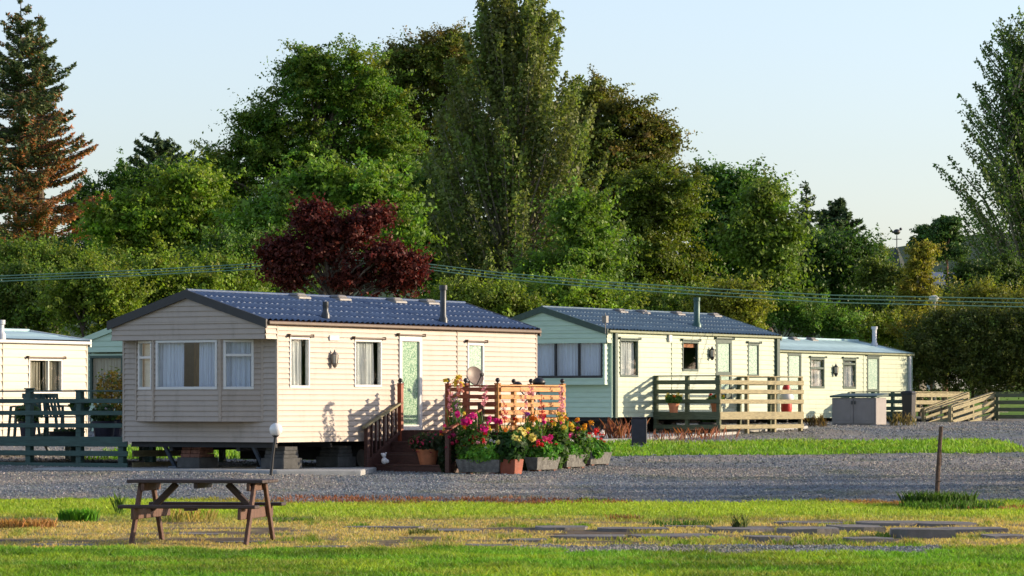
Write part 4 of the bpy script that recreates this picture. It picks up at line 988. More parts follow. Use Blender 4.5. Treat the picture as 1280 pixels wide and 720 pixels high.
trough(602, 593.5, .92, TH + math.pi / 2, 'grey stone planter nearest the steps, its long shaded side towards us, red and white flowers', [(.8, -.6, .38, .065, CORAL), (.95, -.3, .32, .06, RED), (.6, -.5, .34, .06, CORAL), (.35, 0, .46, .065, CORAL), (-.05, -.5, .36, .045, LPINK), (-.5, .3, .40, .035, WHITE), (-.75, -.4, .36, .055, WHITE), (-.9, .2, .35, .045, WHITE), (.1, .4, .36, .04, LPINK)], fcol=(.12, .27, .03))
trough(678, 590, .80, TH, 'grey stone planter second from the steps with pink geraniums', [(-.8, -.8, .30, .05, RED), (-.1, -.6, .40, .07, PINK), (.3, -.5, .38, .06, PINK), (.55, -.3, .42, .07, MAG), (.0, .6, .36, .05, CORAL), (-.5, -.9, .28, .05, RED)])
trough(714, 586.5, .74, TH, 'grey stone planter third from the steps with rose and white flowers', [(-.4, -.3, .40, .065, MAG), (.4, -.4, .42, .06, LPINK), (.7, .1, .48, .055, WHITE), (.2, .3, .44, .05, LPINK), (-.8, .4, .34, .045, RED)])
trough(744, 583, .78, TH, 'grey stone planter farthest from the steps with red blooms above leafy green', [(-.7, -.2, .36, .07, RED), (.0, -.1, .44, .07, RED), (.25, .3, .48, .06, RED), (.8, .2, .42, .07, WHITE), (-.2, .6, .40, .05, CORAL)])
def round_pot(name, loc, rz, label, cat, m_, r0, r1, h, group=None):
    t = thing(name, loc, rz, label, cat, group)
    m = MB(); m.lathe([(r0, 0), (r1, h * .82), (r1 * 1.1, h * .83), (r1 * 1.12, h), (r1 * .98, h), (r1 * .95, h - .04), (.01, h - .045)], n=20); m.build('pot', m_, t, smooth=True)
    m = MB(); m.lathe([(.01, h - .05), (r1 * .94, h - .05), (r1 * .94, h - .03), (.01, h - .025)], n=16); m.build('soil', M_SOIL, t); return t
g = G(639, 594); t = thing('wooden_tub', g, TH, 'square red brown tub of pale yellow dahlias between stone planters', 'planter')
m = MB(); m.box(-.13, .13, -.15, .15, 0, .30, taper=.03); m.build('tub', M_REDST, t, bevel=.01); m = MB(); m.box(-.13, .13, -.15, .15, .302, .31); m.build('soil', M_SOIL, t)
foliage('foliage', t, (0, 0, .52), (.30, .30, .30), 900, .07, (.035, .09, .02))
for (x, y, z, r) in ((-.1, -.15, .66, .115), (.25, -.05, .78, .105), (.5, -.15, .70, .075), (-.3, .1, .62, .05)): bloom(t, (x, y, z), r, PALEY, 90)
# terracotta pot of fuchsia on the steps
sp_ = c1.P(3.17, 1.23, zd - 3 * (zd - zg) / 4 + .22 - .215); sp_.z = zd - 3 * (zd - zg) / 4
t = round_pot('terracotta_pot', sp_, 0, 'terracotta pot of trailing red fuchsia standing on the porch steps', 'flower pot', M_TERRA, .15, .215, .30)
foliage('foliage', t, (0.02, 0, .42), (.40, .36, .20), 1300, .035, (.05, .07, .03))
n = 130; u = unit(RNG.normal(size=(n, 3))); P = np.array([.08, 0, .40]) + u * np.array([.44, .38, .22]); np_mesh('blossom', leaf_verts(P, u, .028 * RNG.uniform(.7, 1.3, n)), 4, jitter_cols((.5, .03, .10), n, .3), M_PETAL, t)
t = None
# tall gladioli and other border plants
def stalk(px, py, h, label, col, top=.45, r=.055, leaf=(.07, .15, .03), lean=0.0, cat='flowering plant', name='gladiolus', group='tall flowers along the porch screen', nf=9):
    g = G(px, py) if not isinstance(px, Vector) else px
    t = thing(name, g, random.uniform(0, 6), label, cat, group)
    m = MB(); m.tube([(0, 0, 0), (lean * .4, .01, h * .5), (lean, 0, h)], [.010, .008, .005], 6); m.build('stem', MATS.get('stem') or mat('stem', (.09, .16, .04), .6), t)
    n = 42; zz = RNG.uniform(0, h * .62, n); a = RNG.uniform(0, 6.28, n)
    P = np.stack([np.cos(a) * .05 + zz * .02, np.sin(a) * .05, zz], 1); Nn = unit(np.stack([np.cos(a), np.sin(a), 0 * a + .15], 1) + RNG.normal(size=(n, 3)) * .2)
    d = np.array([0, 0, 1.]); s = RNG.uniform(.10, .2, n)[:, None]; side = unit(np.cross(Nn, d)) * .014
    V = np.stack([P - side, P + side, P + d * s + Nn * .04, P + d * s * 1.5 + Nn * .1], 1)[:, [0, 1, 3, 2]]
    np_mesh('leaves', V.reshape(-1, 3), 4, jitter_cols(leaf, n, .3), M_LEAF, t)
    for i in range(nf):
        f = i / (nf - 1); z = h - top + top * f; bloom(t, (lean * z / h + .035 * math.cos(i * 2.1), .035 * math.sin(i * 2.1), z), r * (1.1 - .6 * f), col, 16, 'blossom')
    return t
q2 = 2.55
def alongside(px, q): s = c1.S(px, q); p = c1.P(s, q, 0); p.z = tz(p.x, p.y); return p
stalk(alongside(563, 1.75) + Vector((0, 0, 0)), 0, 1.62, 'tall mauve pink gladiolus left of the slatted screen near the steps', LPINK, .42)
stalk(alongside(570, 1.9), 0, 1.42, 'lilac pink gladiolus just right of the leftmost screen post', (.65, .30, .5), .40)
stalk(alongside(606, 2.35), 0, 1.66, 'pale pink gladiolus in front of the satellite dish pole', LPINK, .34)
stalk(alongside(656, 2.45), 0, 1.55, 'salmon pink gladiolus in the middle of the orange screen', (.80, .35, .33), .5)
stalk(alongside(664, 2.45), 0, 1.62, 'slim pink gladiolus tip at the top middle of the orange screen', LPINK, .15, nf=5)
stalk(alongside(702, 2.45), 0, 1.62, 'large light pink gladiolus at the right end of the orange screen', (.82, .42, .45), .5, r=.07, nf=11)
stalk(alongside(677, 2.45), 0, 1.45, 'coral red gladiolus on the right half of the orange screen', (.70, .14, .10), .4)
stalk(alongside(630, 2.45), 0, 1.35, 'coral red gladiolus beside the outer screen corner post', (.70, .12, .10), .35)
stalk(alongside(575, 2.0), 0, 1.80, 'tall salmon flower rising above the dark end of the screen', (.75, .3, .22), .3)
def bush(px, q, h, label, col, blooms, w=.3, name='border_plant', fc=(.07, .15, .025), n=1100, size=.05, group='bushy flowers along the porch screen'):
    p = alongside(px, q); t = thing(name, p, 0, label, 'flowering plant', group)
    foliage('foliage', t, (0, 0, h * .5), (w, w * .8, h * .5), n, size, fc)
    m = MB()
    for k in range(5): m.tube([(0, 0, 0), (random.uniform(-.5, .5) * w, random.uniform(-.4, .4) * w, h * .8)], [.01, .006], 5)
    m.build('stem', MATS.get('stem'), t)
    if h < 1.2:
        for q_ in range(7): bloom(t, (RNG.uniform(-1, 1) * w, RNG.uniform(-1, .3) * w, h * RNG.uniform(.75, 1.12)), RNG.uniform(.035, .055), [col, PINK, RED, YEL, ORG][q_ % 5], 24)
    for b in blooms: bloom(t, b[:3], b[3], b[4] if len(b) > 4 else col, 50)
bush(570, 1.85, 1.76, 'tall yellow rudbeckia topping the left end of the screen', YEL, [(0, -.1, 1.72, .09), (.06, -.05, 1.81, .07), (-.2, 0, 1.76, .05), (.1, 0, 1.68, .06)], .13, n=160, size=.04)
bush(592, 2.35, 1.02, 'magenta dahlia bush behind the nearest stone planter', MAG, [(-.12, -.2, .98, .105), (-.02, -.25, 1.09, .09), (.2, -.2, .86, .095), (-.3, -.1, 1.12, .075), (.42, -.1, 1.0, .07), (.5, -.1, .98, .06), (.3, 0, 1.05, .05)], .36)
bush(660, 2.42, .95, 'leafy border plant with orange blooms behind the second planter', ORG, [(.1, -.2, 1.02, .075), (-.25, -.1, .98, .06), (.3, -.2, .95, .055, MAG), (.0, -.2, 1.1, .05, PURP)], .33)
bush(692, 2.42, .98, 'leafy border plant with small yellow and red blooms behind the third planter', YEL, [(.0, -.25, .9, .05), (.15, -.2, .98, .06), (-.2, -.1, 1.05, .06, RED), (.35, -.2, .86, .06), (.2, -.3, .82, .055)], .34)
bush(718, 2.4, .92, 'golden rudbeckia clump at the far end of the screen', (.75, .38, .02), [(-.1, -.2, .88, .06), (.05, -.25, .96, .055), (.2, -.2, .82, .07), (.32, -.1, .90, .06), (.1, -.1, .78, .06), (-.25, 0, 1.0, .05, CORAL)], .34)
bush(558, 1.85, .80, 'dark leafy fuchsia hanging beside the terracotta pot on the steps', (.5, .02, .08), [(.05, -.2, .7, .04), (.12, -.2, .58, .035), (.0, -.15, .5, .04), (.2, -.2, .62, .04), (-.1, -.2, .8, .035)], .16, fc=(.025, .05, .018))
bush(622, 2.45, .8, 'dark leafy dahlia foliage beside the yellow dahlia tub', MAG, [(.15, -.1, .82, .05, ORG)], .26, fc=(.025, .07, .02))
def sword(px, q, h, label):
    p = alongside(px, q); t = thing('sword_leaf_clump', p, 0, label, 'plant', 'bushy flowers along the porch screen'); n = 30
    a = RNG.uniform(0, 6.28, n); d = np.stack([np.cos(a), np.sin(a), 0 * a], 1); P = d * .08; hh = h * RNG.uniform(.6, 1, n)[:, None]; s = np.stack([-np.sin(a), np.cos(a), 0 * a], 1) * .018
    top = P + d * hh * .18 + np.array([0, 0, 1.]) * hh; mid = P + d * hh * .05 + np.array([0, 0, 1.]) * hh * .6
    np_mesh('leaves', np.stack([P - s, P + s, mid + s, top, mid - s], 1).reshape(-1, 3), 5, jitter_cols((.10, .22, .03), n, .3), M_LEAF, t)
sword(697, 2.45, 1.0, 'upright green sword leaves before the right half of the screen'); sword(640, 2.45, .9, 'upright green sword leaves beside the yellow dahlias')
# small ornaments
p = c1.P(2.68, .30, tz(*c1.P(2.68, .3, 0)[:2])); p = c1.P(2.60, .35, .47)
t = thing('garden_figurine', c1.P(2.90, .42, zd - 3 * (zd - zg) / 4), 0, 'small pinkish white figurine on the lowest porch step', 'ornament')
m = MB(); m.ball((0, 0, .07), .06, 8, 1.1); m.ball((.05, 0, .06), .04, 8); m.build('body', M_SKIN, t, smooth=True); m = MB(); m.ball((-.01, 0, .175), .045, 8); m.ball((-.05, 0, .20), .018, 6); m.ball((.03, 0, .215), .018, 6); m.build('head', M_SKIN, t, smooth=True)
sgn = c2.P(6.45, 1.1, zf2); sgn = c2.P(c2.S(983, 1.2), 1.2, zf2)
t = thing('garden_gnome', sgn, TH, 'red and white garden ornament standing at the right end of the olive deck', 'ornament')
m = MB(); m.lathe([(.14, 0), (.16, .1), (.15, .28)], n=14); m.build('lower_body', M_REDP, t, smooth=True); m = MB(); m.lathe([(.15, .28), (.20, .36), (.19, .46), (.12, .54), (.09, .58)], n=14); m.build('beard', M_SKIN, t, smooth=True)
m = MB(); m.ball((0, 0, .6), .10, 8); m.build('face', M_SKIN, t, smooth=True); m = MB(); m.lathe([(.12, .62), (.11, .68), (.05, .80), (.015, .86)], n=14); m.build('hat', M_REDP, t, smooth=True)
# pots on and below the olive deck
for (px, q, lab, cols) in ((842, .9, 'terracotta pot of yellow flowers behind the shaded left rails of the olive deck', (YEL, YEL, ORG, YEL, YEL)), (895, 1.6, 'terracotta pot of red and yellow flowers at the corner of the olive deck', (YEL, RED, ORG, RED))):
    s = c2.S(px, q); t = round_pot('terracotta_pot', c2.P(s, q, zf2), 0, lab, 'flower pot', M_TERRA, .10, .135, .24, 'pots on the olive deck')
    foliage('foliage', t, (0, 0, .34), (.24, .22, .13), 420, .045, (.09, .19, .03))
    for i, cc in enumerate(cols): bloom(t, (.19 * math.cos(i * 2.4), .15 * math.sin(i * 2.4), .43 + .04 * (i % 2)), .055, cc, 30)
g = G(886, 544); t = round_pot('black_planter', g, 0, 'black pot of purple flowers on the gravel before the olive deck', 'flower pot', M_BPLAST, .2, .25, .34)
foliage('foliage', t, (0, 0, .40), (.28, .26, .12), 300, .05, GREEN)
for i in range(9): bloom(t, (.22 * math.cos(i * 2.4) * (.5 + i % 3 * .25), .2 * math.sin(i * 2.4), .47 + .03 * (i % 3)), .055, PURP if i % 3 else (.5, .2, .45), 26)
# pots, basket and shrub on the green deck
for (px, Y, r, lab) in ((35, 70.6, .17, 'dark pot of mixed leaves behind the left post of the green deck'), (130, 70.2, .22, 'dark blue pot with leafy plant near the right of the green deck')):
    t = round_pot('dark_pot', dk(px, Y), 0, lab, 'flower pot', M_NAVY, r * .8, r, .34, 'pots on the green deck'); foliage('foliage', t, (0, 0, .48), (.28, .26, .2), 420, .05, (.06, .11, .03))
    for i in range(4): bloom(t, (.16 * math.cos(i * 1.7), .16 * math.sin(i * 1.7), .58), .035, CORAL if px < 50 else WHITE, 16)
t = round_pot('low_tub', dk(83, 70.0), 0, 'low black round tub behind the middle rails of the green deck', 'tub', M_BPLAST, .30, .33, .14); foliage('foliage', t, (0, 0, .15), (.26, .26, .05), 160, .04, (.04, .07, .02))
g = dk(102, 69.2, 0); t = thing('hanging_basket', (g.x, g.y - .25, 1.62), 0, 'dark green hanging basket on the second post of the green deck', 'hanging basket')
m = MB(); m.lathe([(.03, -.17), (.12, -.13), (.19, 0), (.20, .02)], n=14); m.build('basket', M_DGREEN, t, smooth=True)
m = MB()
for k in range(3): m.tube([(.19 * math.cos(k * 2.1), .19 * math.sin(k * 2.1), .02), (0, 0, .34)], .006, 5)
m.build('chain', M_STEEL, t); foliage('foliage', t, (0, 0, .08), (.22, .22, .10), 260, .04, GREEN)
foliage_root = thing('autumn_shrub', dk(141, 73.5), 0, 'yellowing loose shrub in a tub at the right end of the green deck', 'shrub')
foliage('foliage', foliage_root, (0, 0, .72), (.42, .4, .65), 900, .05, (.30, .20, .03)); foliage('branch_tips', foliage_root, (.05, 0, .9), (.5, .4, .6), 260, .045, (.10, .14, .03))
m = MB(); m.lathe([(.18, 0), (.24, .34), (.25, .36), (.2, .36)], n=16); m.build('tub', M_NAVY, foliage_root); m = MB()
for k in range(7): m.tube([(0, 0, .3), (random.uniform(-.3, .3), random.uniform(-.3, .3), 1.3)], [.012, .005], 5)
m.build('stem', M_BARK, foliage_root)

# weeds: grass tufts, red weeds along the second slab, dry plants
def tuft(px, py, h, w, n, label, col, name='grass_tuft', cat='grass tuft', wid=.012, group='weed tufts in the lawn'):
    g = G(px, py); t_ = name; k = g.y / F
    a = RNG.uniform(0, 6.28, n); r = np.sqrt(RNG.uniform(0, 1, n)) * w / 2
    P = np.stack([g.x + np.cos(a) * r, g.y + np.sin(a) * r, 0 * a], 1); P[:, 2] = terr(P[:, 0], P[:, 1]) - .01
    b = RNG.uniform(0, 6.28, n); hh = h * RNG.uniform(.5, 1.1, n)[:, None]; ln = np.stack([np.cos(b), np.sin(b), 0 * b], 1) * hh * RNG.uniform(.1, .6, (n, 1)); s = np.stack([-np.sin(b), np.cos(b), 0 * b], 1) * wid / 2
    up = np.array([0, 0, 1.]); mid = P + ln * .4 + up * hh * .65; top = P + ln + up * hh
    o = np_mesh(name, np.stack([P - s, P + s, mid + s * .8, top, mid - s * .8], 1).reshape(-1, 3), 5, jitter_cols(col, n, .3), M_GRASS)
    return tag(o, label, cat, group)
tuft(1172, 634, .26, 1.1, 700, 'thick grass tuft around the foot of the rusty post', (.06, .13, .02))
tuft(1190, 637, .16, 1.6, 700, 'spreading grass clump right of the rusty post foot', (.07, .16, .02))
tuft(98, 652, .20, .55, 420, 'bright green grass tuft left of the picnic table', (.10, .28, .02))
tuft(30, 660, .14, .9, 500, 'dry reddish straw tuft at the far left of the lawn', (.42, .22, .08))
tuft(925, 663, .24, .22, 46, 'small dark upright weed in the paving at the centre right', (.09, .13, .04))
tuft(850, 657, .10, .9, 260, 'low dark green weed patch beside the paved strip', (.07, .15, .02))
tuft(235, 652, .22, .8, 110, 'thin dry seed heads under the picnic table', (.36, .28, .08), wid=.008)
tuft(150, 644, .36, .12, 26, 'single tall grass stalk left of the picnic table', (.12, .22, .04), wid=.008)
tuft(780, 650, .10, .5, 120, 'brown dry weed on the straw coloured lawn', (.22, .12, .05))
tuft(530, 668, .10, .4, 120, 'short weed between worn slabs mid lawn', (.14, .16, .04))
tuft(1020, 680, .08, 1.2, 300, 'short green weeds beside the old stone blocks', (.13, .20, .03))
for i, (px, py, h, n) in enumerate(((760, 552, .40, 200), (782, 552, .55, 260), (700, 553, .30, 140), (835, 552, .30, 200), (868, 551, .32, 200), (900, 550, .34, 140))):
    tuft(px, py, h * 1.1, .95, n // 4, ('red willowherb weeds left of the dark bollard', 'tallest red weeds just left of the dark bollard', 'short red weeds beside the farthest stone planter', 'red weeds just right of the dark bollard', 'red weeds below the left side of the olive deck', 'red weeds by the black pot of purple flowers')[i], (.30, .12, .075), 'red_weeds', 'weeds', .008, 'red weeds along the concrete edge')
for i, (px, py) in enumerate(((400, 627), (470, 627), (560, 628), (640, 628), (720, 630), (1240, 637))):
    tuft(px, py, .09, 1.8, 420, ('russet dry weeds along the gravel edge right of the picnic table', 'russet dry weeds on the gravel edge below the porch steps', 'russet dry weeds on the gravel edge below the first planter', 'russet dry weeds on the gravel edge below the yellow dahlias', 'russet dry weeds on the gravel edge below the last planter', 'russet dry weeds at the gravel edge right of the rusty post')[i], (.27, .10, .05), 'dry_weeds', 'weeds', .014, 'dry weeds along the gravel edge')
tuft(1130, 533, .45, .9, 60, 'brown weeds between storage box and timber ramp', (.16, .13, .05), 'weeds', 'weeds', .02, 'weeds before the far caravan'); tuft(1022, 534, .4, .6, 70, 'dark dry shrublet left of the grey storage box', (.13, .09, .04), 'weeds', 'weeds', .02, 'weeds before the far caravan')

# ------------------------------------------------------------------ trees
def trunk_mesh(m, base, top, r0, r1, limbs, wob=.15, seed=0, lo=.12):
    r = random.Random(seed); pts = []; n = 7
    for i in range(n):
        t = i / (n - 1); p = Vector(base).lerp(Vector(top), t); 
        if 0 < i: p += Vector((r.uniform(-wob, wob), r.uniform(-wob, wob), 0)) * t
        pts.append(p)
    m.tube(pts, [r0 * (1.25 if i == 0 else 1) + (r1 - r0) * i / (n - 1) for i in range(n)], 9)
    H = (Vector(top) - Vector(base)).length
    for tgt in limbs:
        tgt = Vector(tgt); f = min(.92, max(lo, ((tgt.z - base[2]) / max(.1, top[2] - base[2])) * .75 + r.uniform(-.08, .05))); k = f * (n - 1); i = min(n - 2, int(k)); s = pts[i].lerp(pts[i + 1], k - i)
        mid = s.lerp(tgt, .5) + Vector((r.uniform(-.2, .2), r.uniform(-.2, .2), .12 * (tgt - s).length)); rr_ = max(.03, (r0 + (r1 - r0) * f) * .45)
        m.tube([s, mid, tgt], [rr_, rr_ * .65, rr_ * .25], 6)
def clump_leaves(Cc, R, out, per, leaf, col, flat=.6, upw=.45, rnd=.75, var=.3, cvar=.32, tips=None, droop=0, stretch=1.5):
    """leaves around clump centres Cc with radii R"""
    per = int(per * 3.3); leaf = leaf * .58; col = np.clip(col * np.array([2.15, 2.08, 1.2]), 0, .45)
    n = len(Cc); idx = np.repeat(np.arange(n), per); k = len(idx)
    u = unit(RNG.normal(size=(k, 3))); rad = RNG.uniform(0, 1, (k, 1)) ** .5
    d = u * rad * R[idx][:, None] * np.array([1, 1, flat])
    # stretch a little along the outward direction
    o = out[idx]; st_ = stretch * RNG.uniform(.4, 1.5, (n, 1))[idx]; d = d * .8 + o * (np.sum(d * o, 1, keepdims=True)) * st_
    d = d * (1 - .45 * np.clip(np.sum(unit(d) * o, 1, keepdims=True), 0, 1)) + o * .45 * np.clip(np.sum(d * o, 1, keepdims=True), 0, 9)
    if droop: d[:, 2] -= droop * np.linalg.norm(d[:, :2], axis=1)
    P = Cc[idx] + d
    Nn = unit(o * .5 + np.array([0, 0, upw]) + u * .25 + RNG.normal(size=(k, 3)) * rnd)
    ct = col * (1 + RNG.uniform(-cvar, cvar, (n, 1))) * (1 + RNG.uniform(-.10, .10, (n, 3)))
    if tips is not None:  # tip tint weighted upward: bronze is leaf colour, yellow paints in sunlit tops
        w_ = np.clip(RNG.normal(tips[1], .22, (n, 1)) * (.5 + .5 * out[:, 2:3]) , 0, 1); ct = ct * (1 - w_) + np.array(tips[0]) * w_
    cl = np.clip(ct[idx] * (1 + RNG.uniform(-var, var, (k, 1))), .002, .8)
    return leaf_verts(P, Nn, leaf * RNG.uniform(.6, 1.3, k)), cl
def lobe_tree(name, label, Y, base_px, lobes, col, leaf=.13, clump=.75, dens=1.0, cat='tree', group=None, bark=None, tips=None, flat=.55, droop=0, lm=None, depth=.8, per=34, upw=.45, trunk=True, r0=.3, part='crown', zbase=None, ragged=.16, kids=5, rise=.2, stretch=1.5, limb_lo=.12):
    k = Y / F; bx_ = X(base_px, Y); zb_ = tz(bx_, Y); t = thing(name, (bx_, Y, zb_), 0, label, cat, group)
    Cs, Rs, Os = [], [], []; limbs = []; lobes = [tuple(lb) + ((RNG.uniform(-.35, .35) * lb[2] * k * 1.2,) if len(lb) < 5 else ()) for lb in lobes]
    for lb in list(lobes):
        for j in range(kids):
            u = unit(RNG.normal(size=3)); u[2] = abs(u[2]) * .9 - .15; q = RNG.uniform(.34, .52)
            lobes.append((lb[0] + u[0] * lb[2] * .88, lb[1] - u[2] * lb[3] * .88, lb[2] * q, lb[3] * q, lb[4] + u[1] * lb[2] * k * depth * .88))
    lobes = [(l[0], l[1], l[2] * .9, l[3] * .9, l[4]) if i < len(lobes) // (kids + 1) else l for i, l in enumerate(lobes)]
    nl = len(lobes) // (kids + 1)
    for li, lb in enumerate(lobes):
        px, py, rx, ry = lb[:4]; c = np.array([X(px, Y) - bx_, (lb[4] if len(lb) > 4 else RNG.uniform(-.35, .35) * rx * k * 1.2), Z(py, Y) - zb_]); R = np.array([rx * k, rx * k * depth, ry * k])
        area = 4 * math.pi * ((R[0] * R[1]) ** 1.6 / 3 + (R[0] * R[2]) ** 1.6 / 3 + (R[1] * R[2]) ** 1.6 / 3) ** (1 / 1.6)
        n = max(10, int(area / (clump * clump) * .46 * dens)); u = unit(RNG.normal(size=(n, 3))); 
        bump = 1 + ragged * 1.1 * (np.sin(u[:, :1] * 5 + li) * np.sin(u[:, 2:3] * 6 + li * 2) + .6 * np.sin(u[:, 1:2] * 7 + u[:, 2:3] * 4 + li)) 
        rad = RNG.uniform(.5, 1.06, (n, 1)) * bump + (RNG.uniform(0, 1, (n, 1)) ** 6) * ragged * .5
        Cs.append(c + u * rad * R); Os.append(unit(u * np.array([1, 1, .8]) + np.array([0, 0, rise]) + RNG.normal(size=(n, 3)) * .3)); Rs.append(clump * .74 * RNG.uniform(.5, 1.3, n)); limbs.append(c) if li < nl * 3 else None
        # inner mass
        n2 = n // 2; u = unit(RNG.normal(size=(n2, 3))); Cs.append(c + u * RNG.uniform(.1, .6, (n2, 1)) * R); Os.append(u); Rs.append(clump * RNG.uniform(.8, 1.4, n2))
    Cs, Rs, Os = np.concatenate(Cs), np.concatenate(Rs), np.concatenate(Os)
    gz = terr(Cs[:, 0] + bx_, Cs[:, 1] + Y) - zb_; ok = Cs[:, 2] > gz + .15; Cs, Rs, Os = Cs[ok], Rs[ok], Os[ok]
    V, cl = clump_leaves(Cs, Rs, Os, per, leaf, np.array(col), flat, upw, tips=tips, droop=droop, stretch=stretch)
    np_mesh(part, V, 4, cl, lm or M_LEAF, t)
    if trunk:
        m = MB(); top = max(limbs, key=lambda c: c[2]); trunk_mesh(m, (0, 0, -.2), (top[0] * .6, top[1] * .5, top[2] * .95), r0, r0 * .25, limbs, seed=len(lobes), lo=limb_lo); m.build('trunk', bark or M_BARK, t, smooth=True)
    return t
def ztop(py, Y): return Z(py, Y)
def spruce(name, label, Y, px, py_top, py_bot, halfw, col, dead=None, leaders=None, n_w=26, cat='tree', group=None, frond=.2, sweep=.25, dens=1.0, bark=None, power=.8, openness=0):
    k = Y / F; bx_ = X(px, Y); zb_ = tz(bx_, Y); H = Z(py_top, Y) - zb_; hb = max(.5, Z(py_bot, Y) - zb_); t = thing(name, (bx_, Y, zb_), 0, label, cat, group)
    Ps, Ns, Sz, Cl = [], [], [], []; m = MB(); m.tube([(0, 0, -.2), (0, 0, H * .5), (0, 0, H)], [H * .018, H * .011, .02], 8)
    for w_ in range(n_w):
        f = w_ / (n_w - 1); z = hb + (H - hb) * f; R = halfw * k * (1 - f) ** power * RNG.uniform(.88, 1.08) + .12
        nb = int(RNG.integers(7, 11)) if f < .85 else 5
        for b in range(nb):
            a = RNG.uniform(0, 6.28); L = R * RNG.uniform(.72, 1.1); d = np.array([math.cos(a), math.sin(a), 0]); 
            if RNG.uniform() < openness: continue
            z_ = z + RNG.uniform(-.3, .3); up = .30 * f + .05; n = max(8, int(L * 62 * dens)); s = RNG.uniform(0, 1, n) ** .7
            cz = z_ + L * (up * s - sweep * s + sweep * 1.1 * s ** 2.2)
            wdt = .42 * L * (1 - s) * .5 + .12
            side = np.array([-d[1], d[0], 0]); off = RNG.uniform(-1, 1, n) * wdt
            P = d[None] * (s * L)[:, None] + side[None] * off[:, None]; P[:, 2] = cz - np.abs(off) * .25 - RNG.uniform(0, .16, n)
            Ps.append(P); Ns.append(unit(np.array([0, 0, .8]) + d * .35 + RNG.normal(size=(n, 3)) * .6)); Sz.append(frond * .66 * RNG.uniform(.6, 1.2, n))
            c = jitter_cols(np.array(col) * np.array([2.5, 2.1, 1.7]), n, .3, .1)
            if dead is not None:
                wx = P[:, 0] / (halfw * k); pr = np.clip(dead[1] * (np.clip(wx + .35, 0, 1)) * np.clip(1.25 - 1.75 * f, 0, 1) + RNG.normal(0, .12) , 0, 1)
                msk = RNG.uniform(0, 1, n) < pr; c[msk] = jitter_cols(dead[0], int(msk.sum()), .35, .15)
            Cl.append(c)
            if L > .8: m.tube([(0, 0, z_), tuple(d * L * .5 + np.array([0, 0, z_ + L * (up * .5 - sweep * .5 + sweep * 1.1 * .5 ** 2.2)])), tuple(d * L * .9 + np.array([0, 0, z_ + L * (up * .9 - sweep * .9 + sweep * 1.1 * .9 ** 2.2)]))], [.035, .022, .008], 4, False)
    V = leaf_verts(np.concatenate(Ps), np.concatenate(Ns), np.concatenate(Sz), .38)
    np_mesh('crown', V, 4, np.concatenate(Cl), M_NEEDLE, t); m.build('trunk', bark or M_BARK, t); return t
def plume_tree(name, label, Y, px, py_top, py_bot, prof, col, n_plume=90, leaf=.10, dens=1.0, spread=.30, cat='tree', tips=None, leanx=0, sc=1.0, per_m=46, rad=.42, lm=None, depth=.85, bark=None):
    """poplar-like: many steep plumes. prof: list of (py, left px, right px)"""
    k = Y / F; bx_ = X(px, Y); zb_ = tz(bx_, Y); t = thing(name, (bx_, Y, zb_), 0, label, cat); m = MB()
    pys = [p[0] for p in prof]; lf = [p[1] for p in prof]; rt = [p[2] for p in prof]
    H = Z(py_top, Y) - zb_; m.tube([(0, 0, -.2), (leanx * .5, 0, H * .5), (leanx, 0, H * .95)], [.32, .2, .04], 9)
    Ps, Ns, Sz, Cl = [], [], [], []
    for i in range(n_plume):
        zt_ = H * (RNG.uniform(0, 1) ** .75); py = HY - F * (zt_ + zb_ - EYE) / Y
        if py > py_bot: continue
        l = np.interp(py, pys, lf) - px; r = np.interp(py, pys, rt) - px; a = RNG.uniform(0, 6.28); q = RNG.uniform(.15, 1) ** .55
        cx_ = (l + r) / 2 * k; hw = (r - l) / 2 * k
        tip = np.array([cx_ + hw * q * math.cos(a), hw * depth * q * math.sin(a), zt_])
        L = RNG.uniform(1.6, 3.6) * sc; dx_ = np.array([tip[0] - leanx * zt_ / H, tip[1], 0]); dn = np.linalg.norm(dx_) + 1e-6
        st = tip - unit(np.array([dx_[0] / dn * spread, dx_[1] / dn * spread, 1.0])) * L
        st[:2] *= .9
        n = int(L / sc * per_m * dens * 1.5); s = RNG.uniform(0, 1, n); wd = rad * (1 - s * .75) * RNG.uniform(.7, 1.2)
        o = RNG.normal(size=(n, 3)) * wd[:, None] * .6; P = st + (tip - st) * s[:, None] + o
        Ps.append(P); Ns.append(unit(RNG.normal(size=(n, 3)) + np.array([0, 0, .3]) + unit(o) * .5)); Sz.append(leaf * .8 * RNG.uniform(.6, 1.25, n))
        c = np.array(col) * np.array([2.4, 2.1, 1.6]) * RNG.uniform(.8, 1.2) * (1 + RNG.uniform(-.1, .1, 3))
        if tips is not None and RNG.uniform() < tips[1]: c = c * .4 + np.array(tips[0]) * .6
        Cl.append(np.clip(c * (1 + RNG.uniform(-.3, .3, (n, 1))), .003, .8))
        rt_ = np.array([leanx * max(0, st[2] - 1) / H, 0, max(.8, st[2] - dn * 1.2)])
        m.tube([tuple(rt_), tuple(st), tuple(tip)], [.05 * sc, .03 * sc, .008 * sc], 4, False)
    np_mesh('crown', leaf_verts(np.concatenate(Ps), np.concatenate(Ns), np.concatenate(Sz), .7), 4, np.concatenate(Cl), lm or M_LEAF, t)
    m.build('trunk', bark or M_PALEBARK, t); return t

DG = (.030, .066, .014); MG = (.045, .10, .016); LG = (.075, .135, .017); YG = (.16, .20, .022); BR = (.13, .085, .022); OL = (.065, .085, .018)
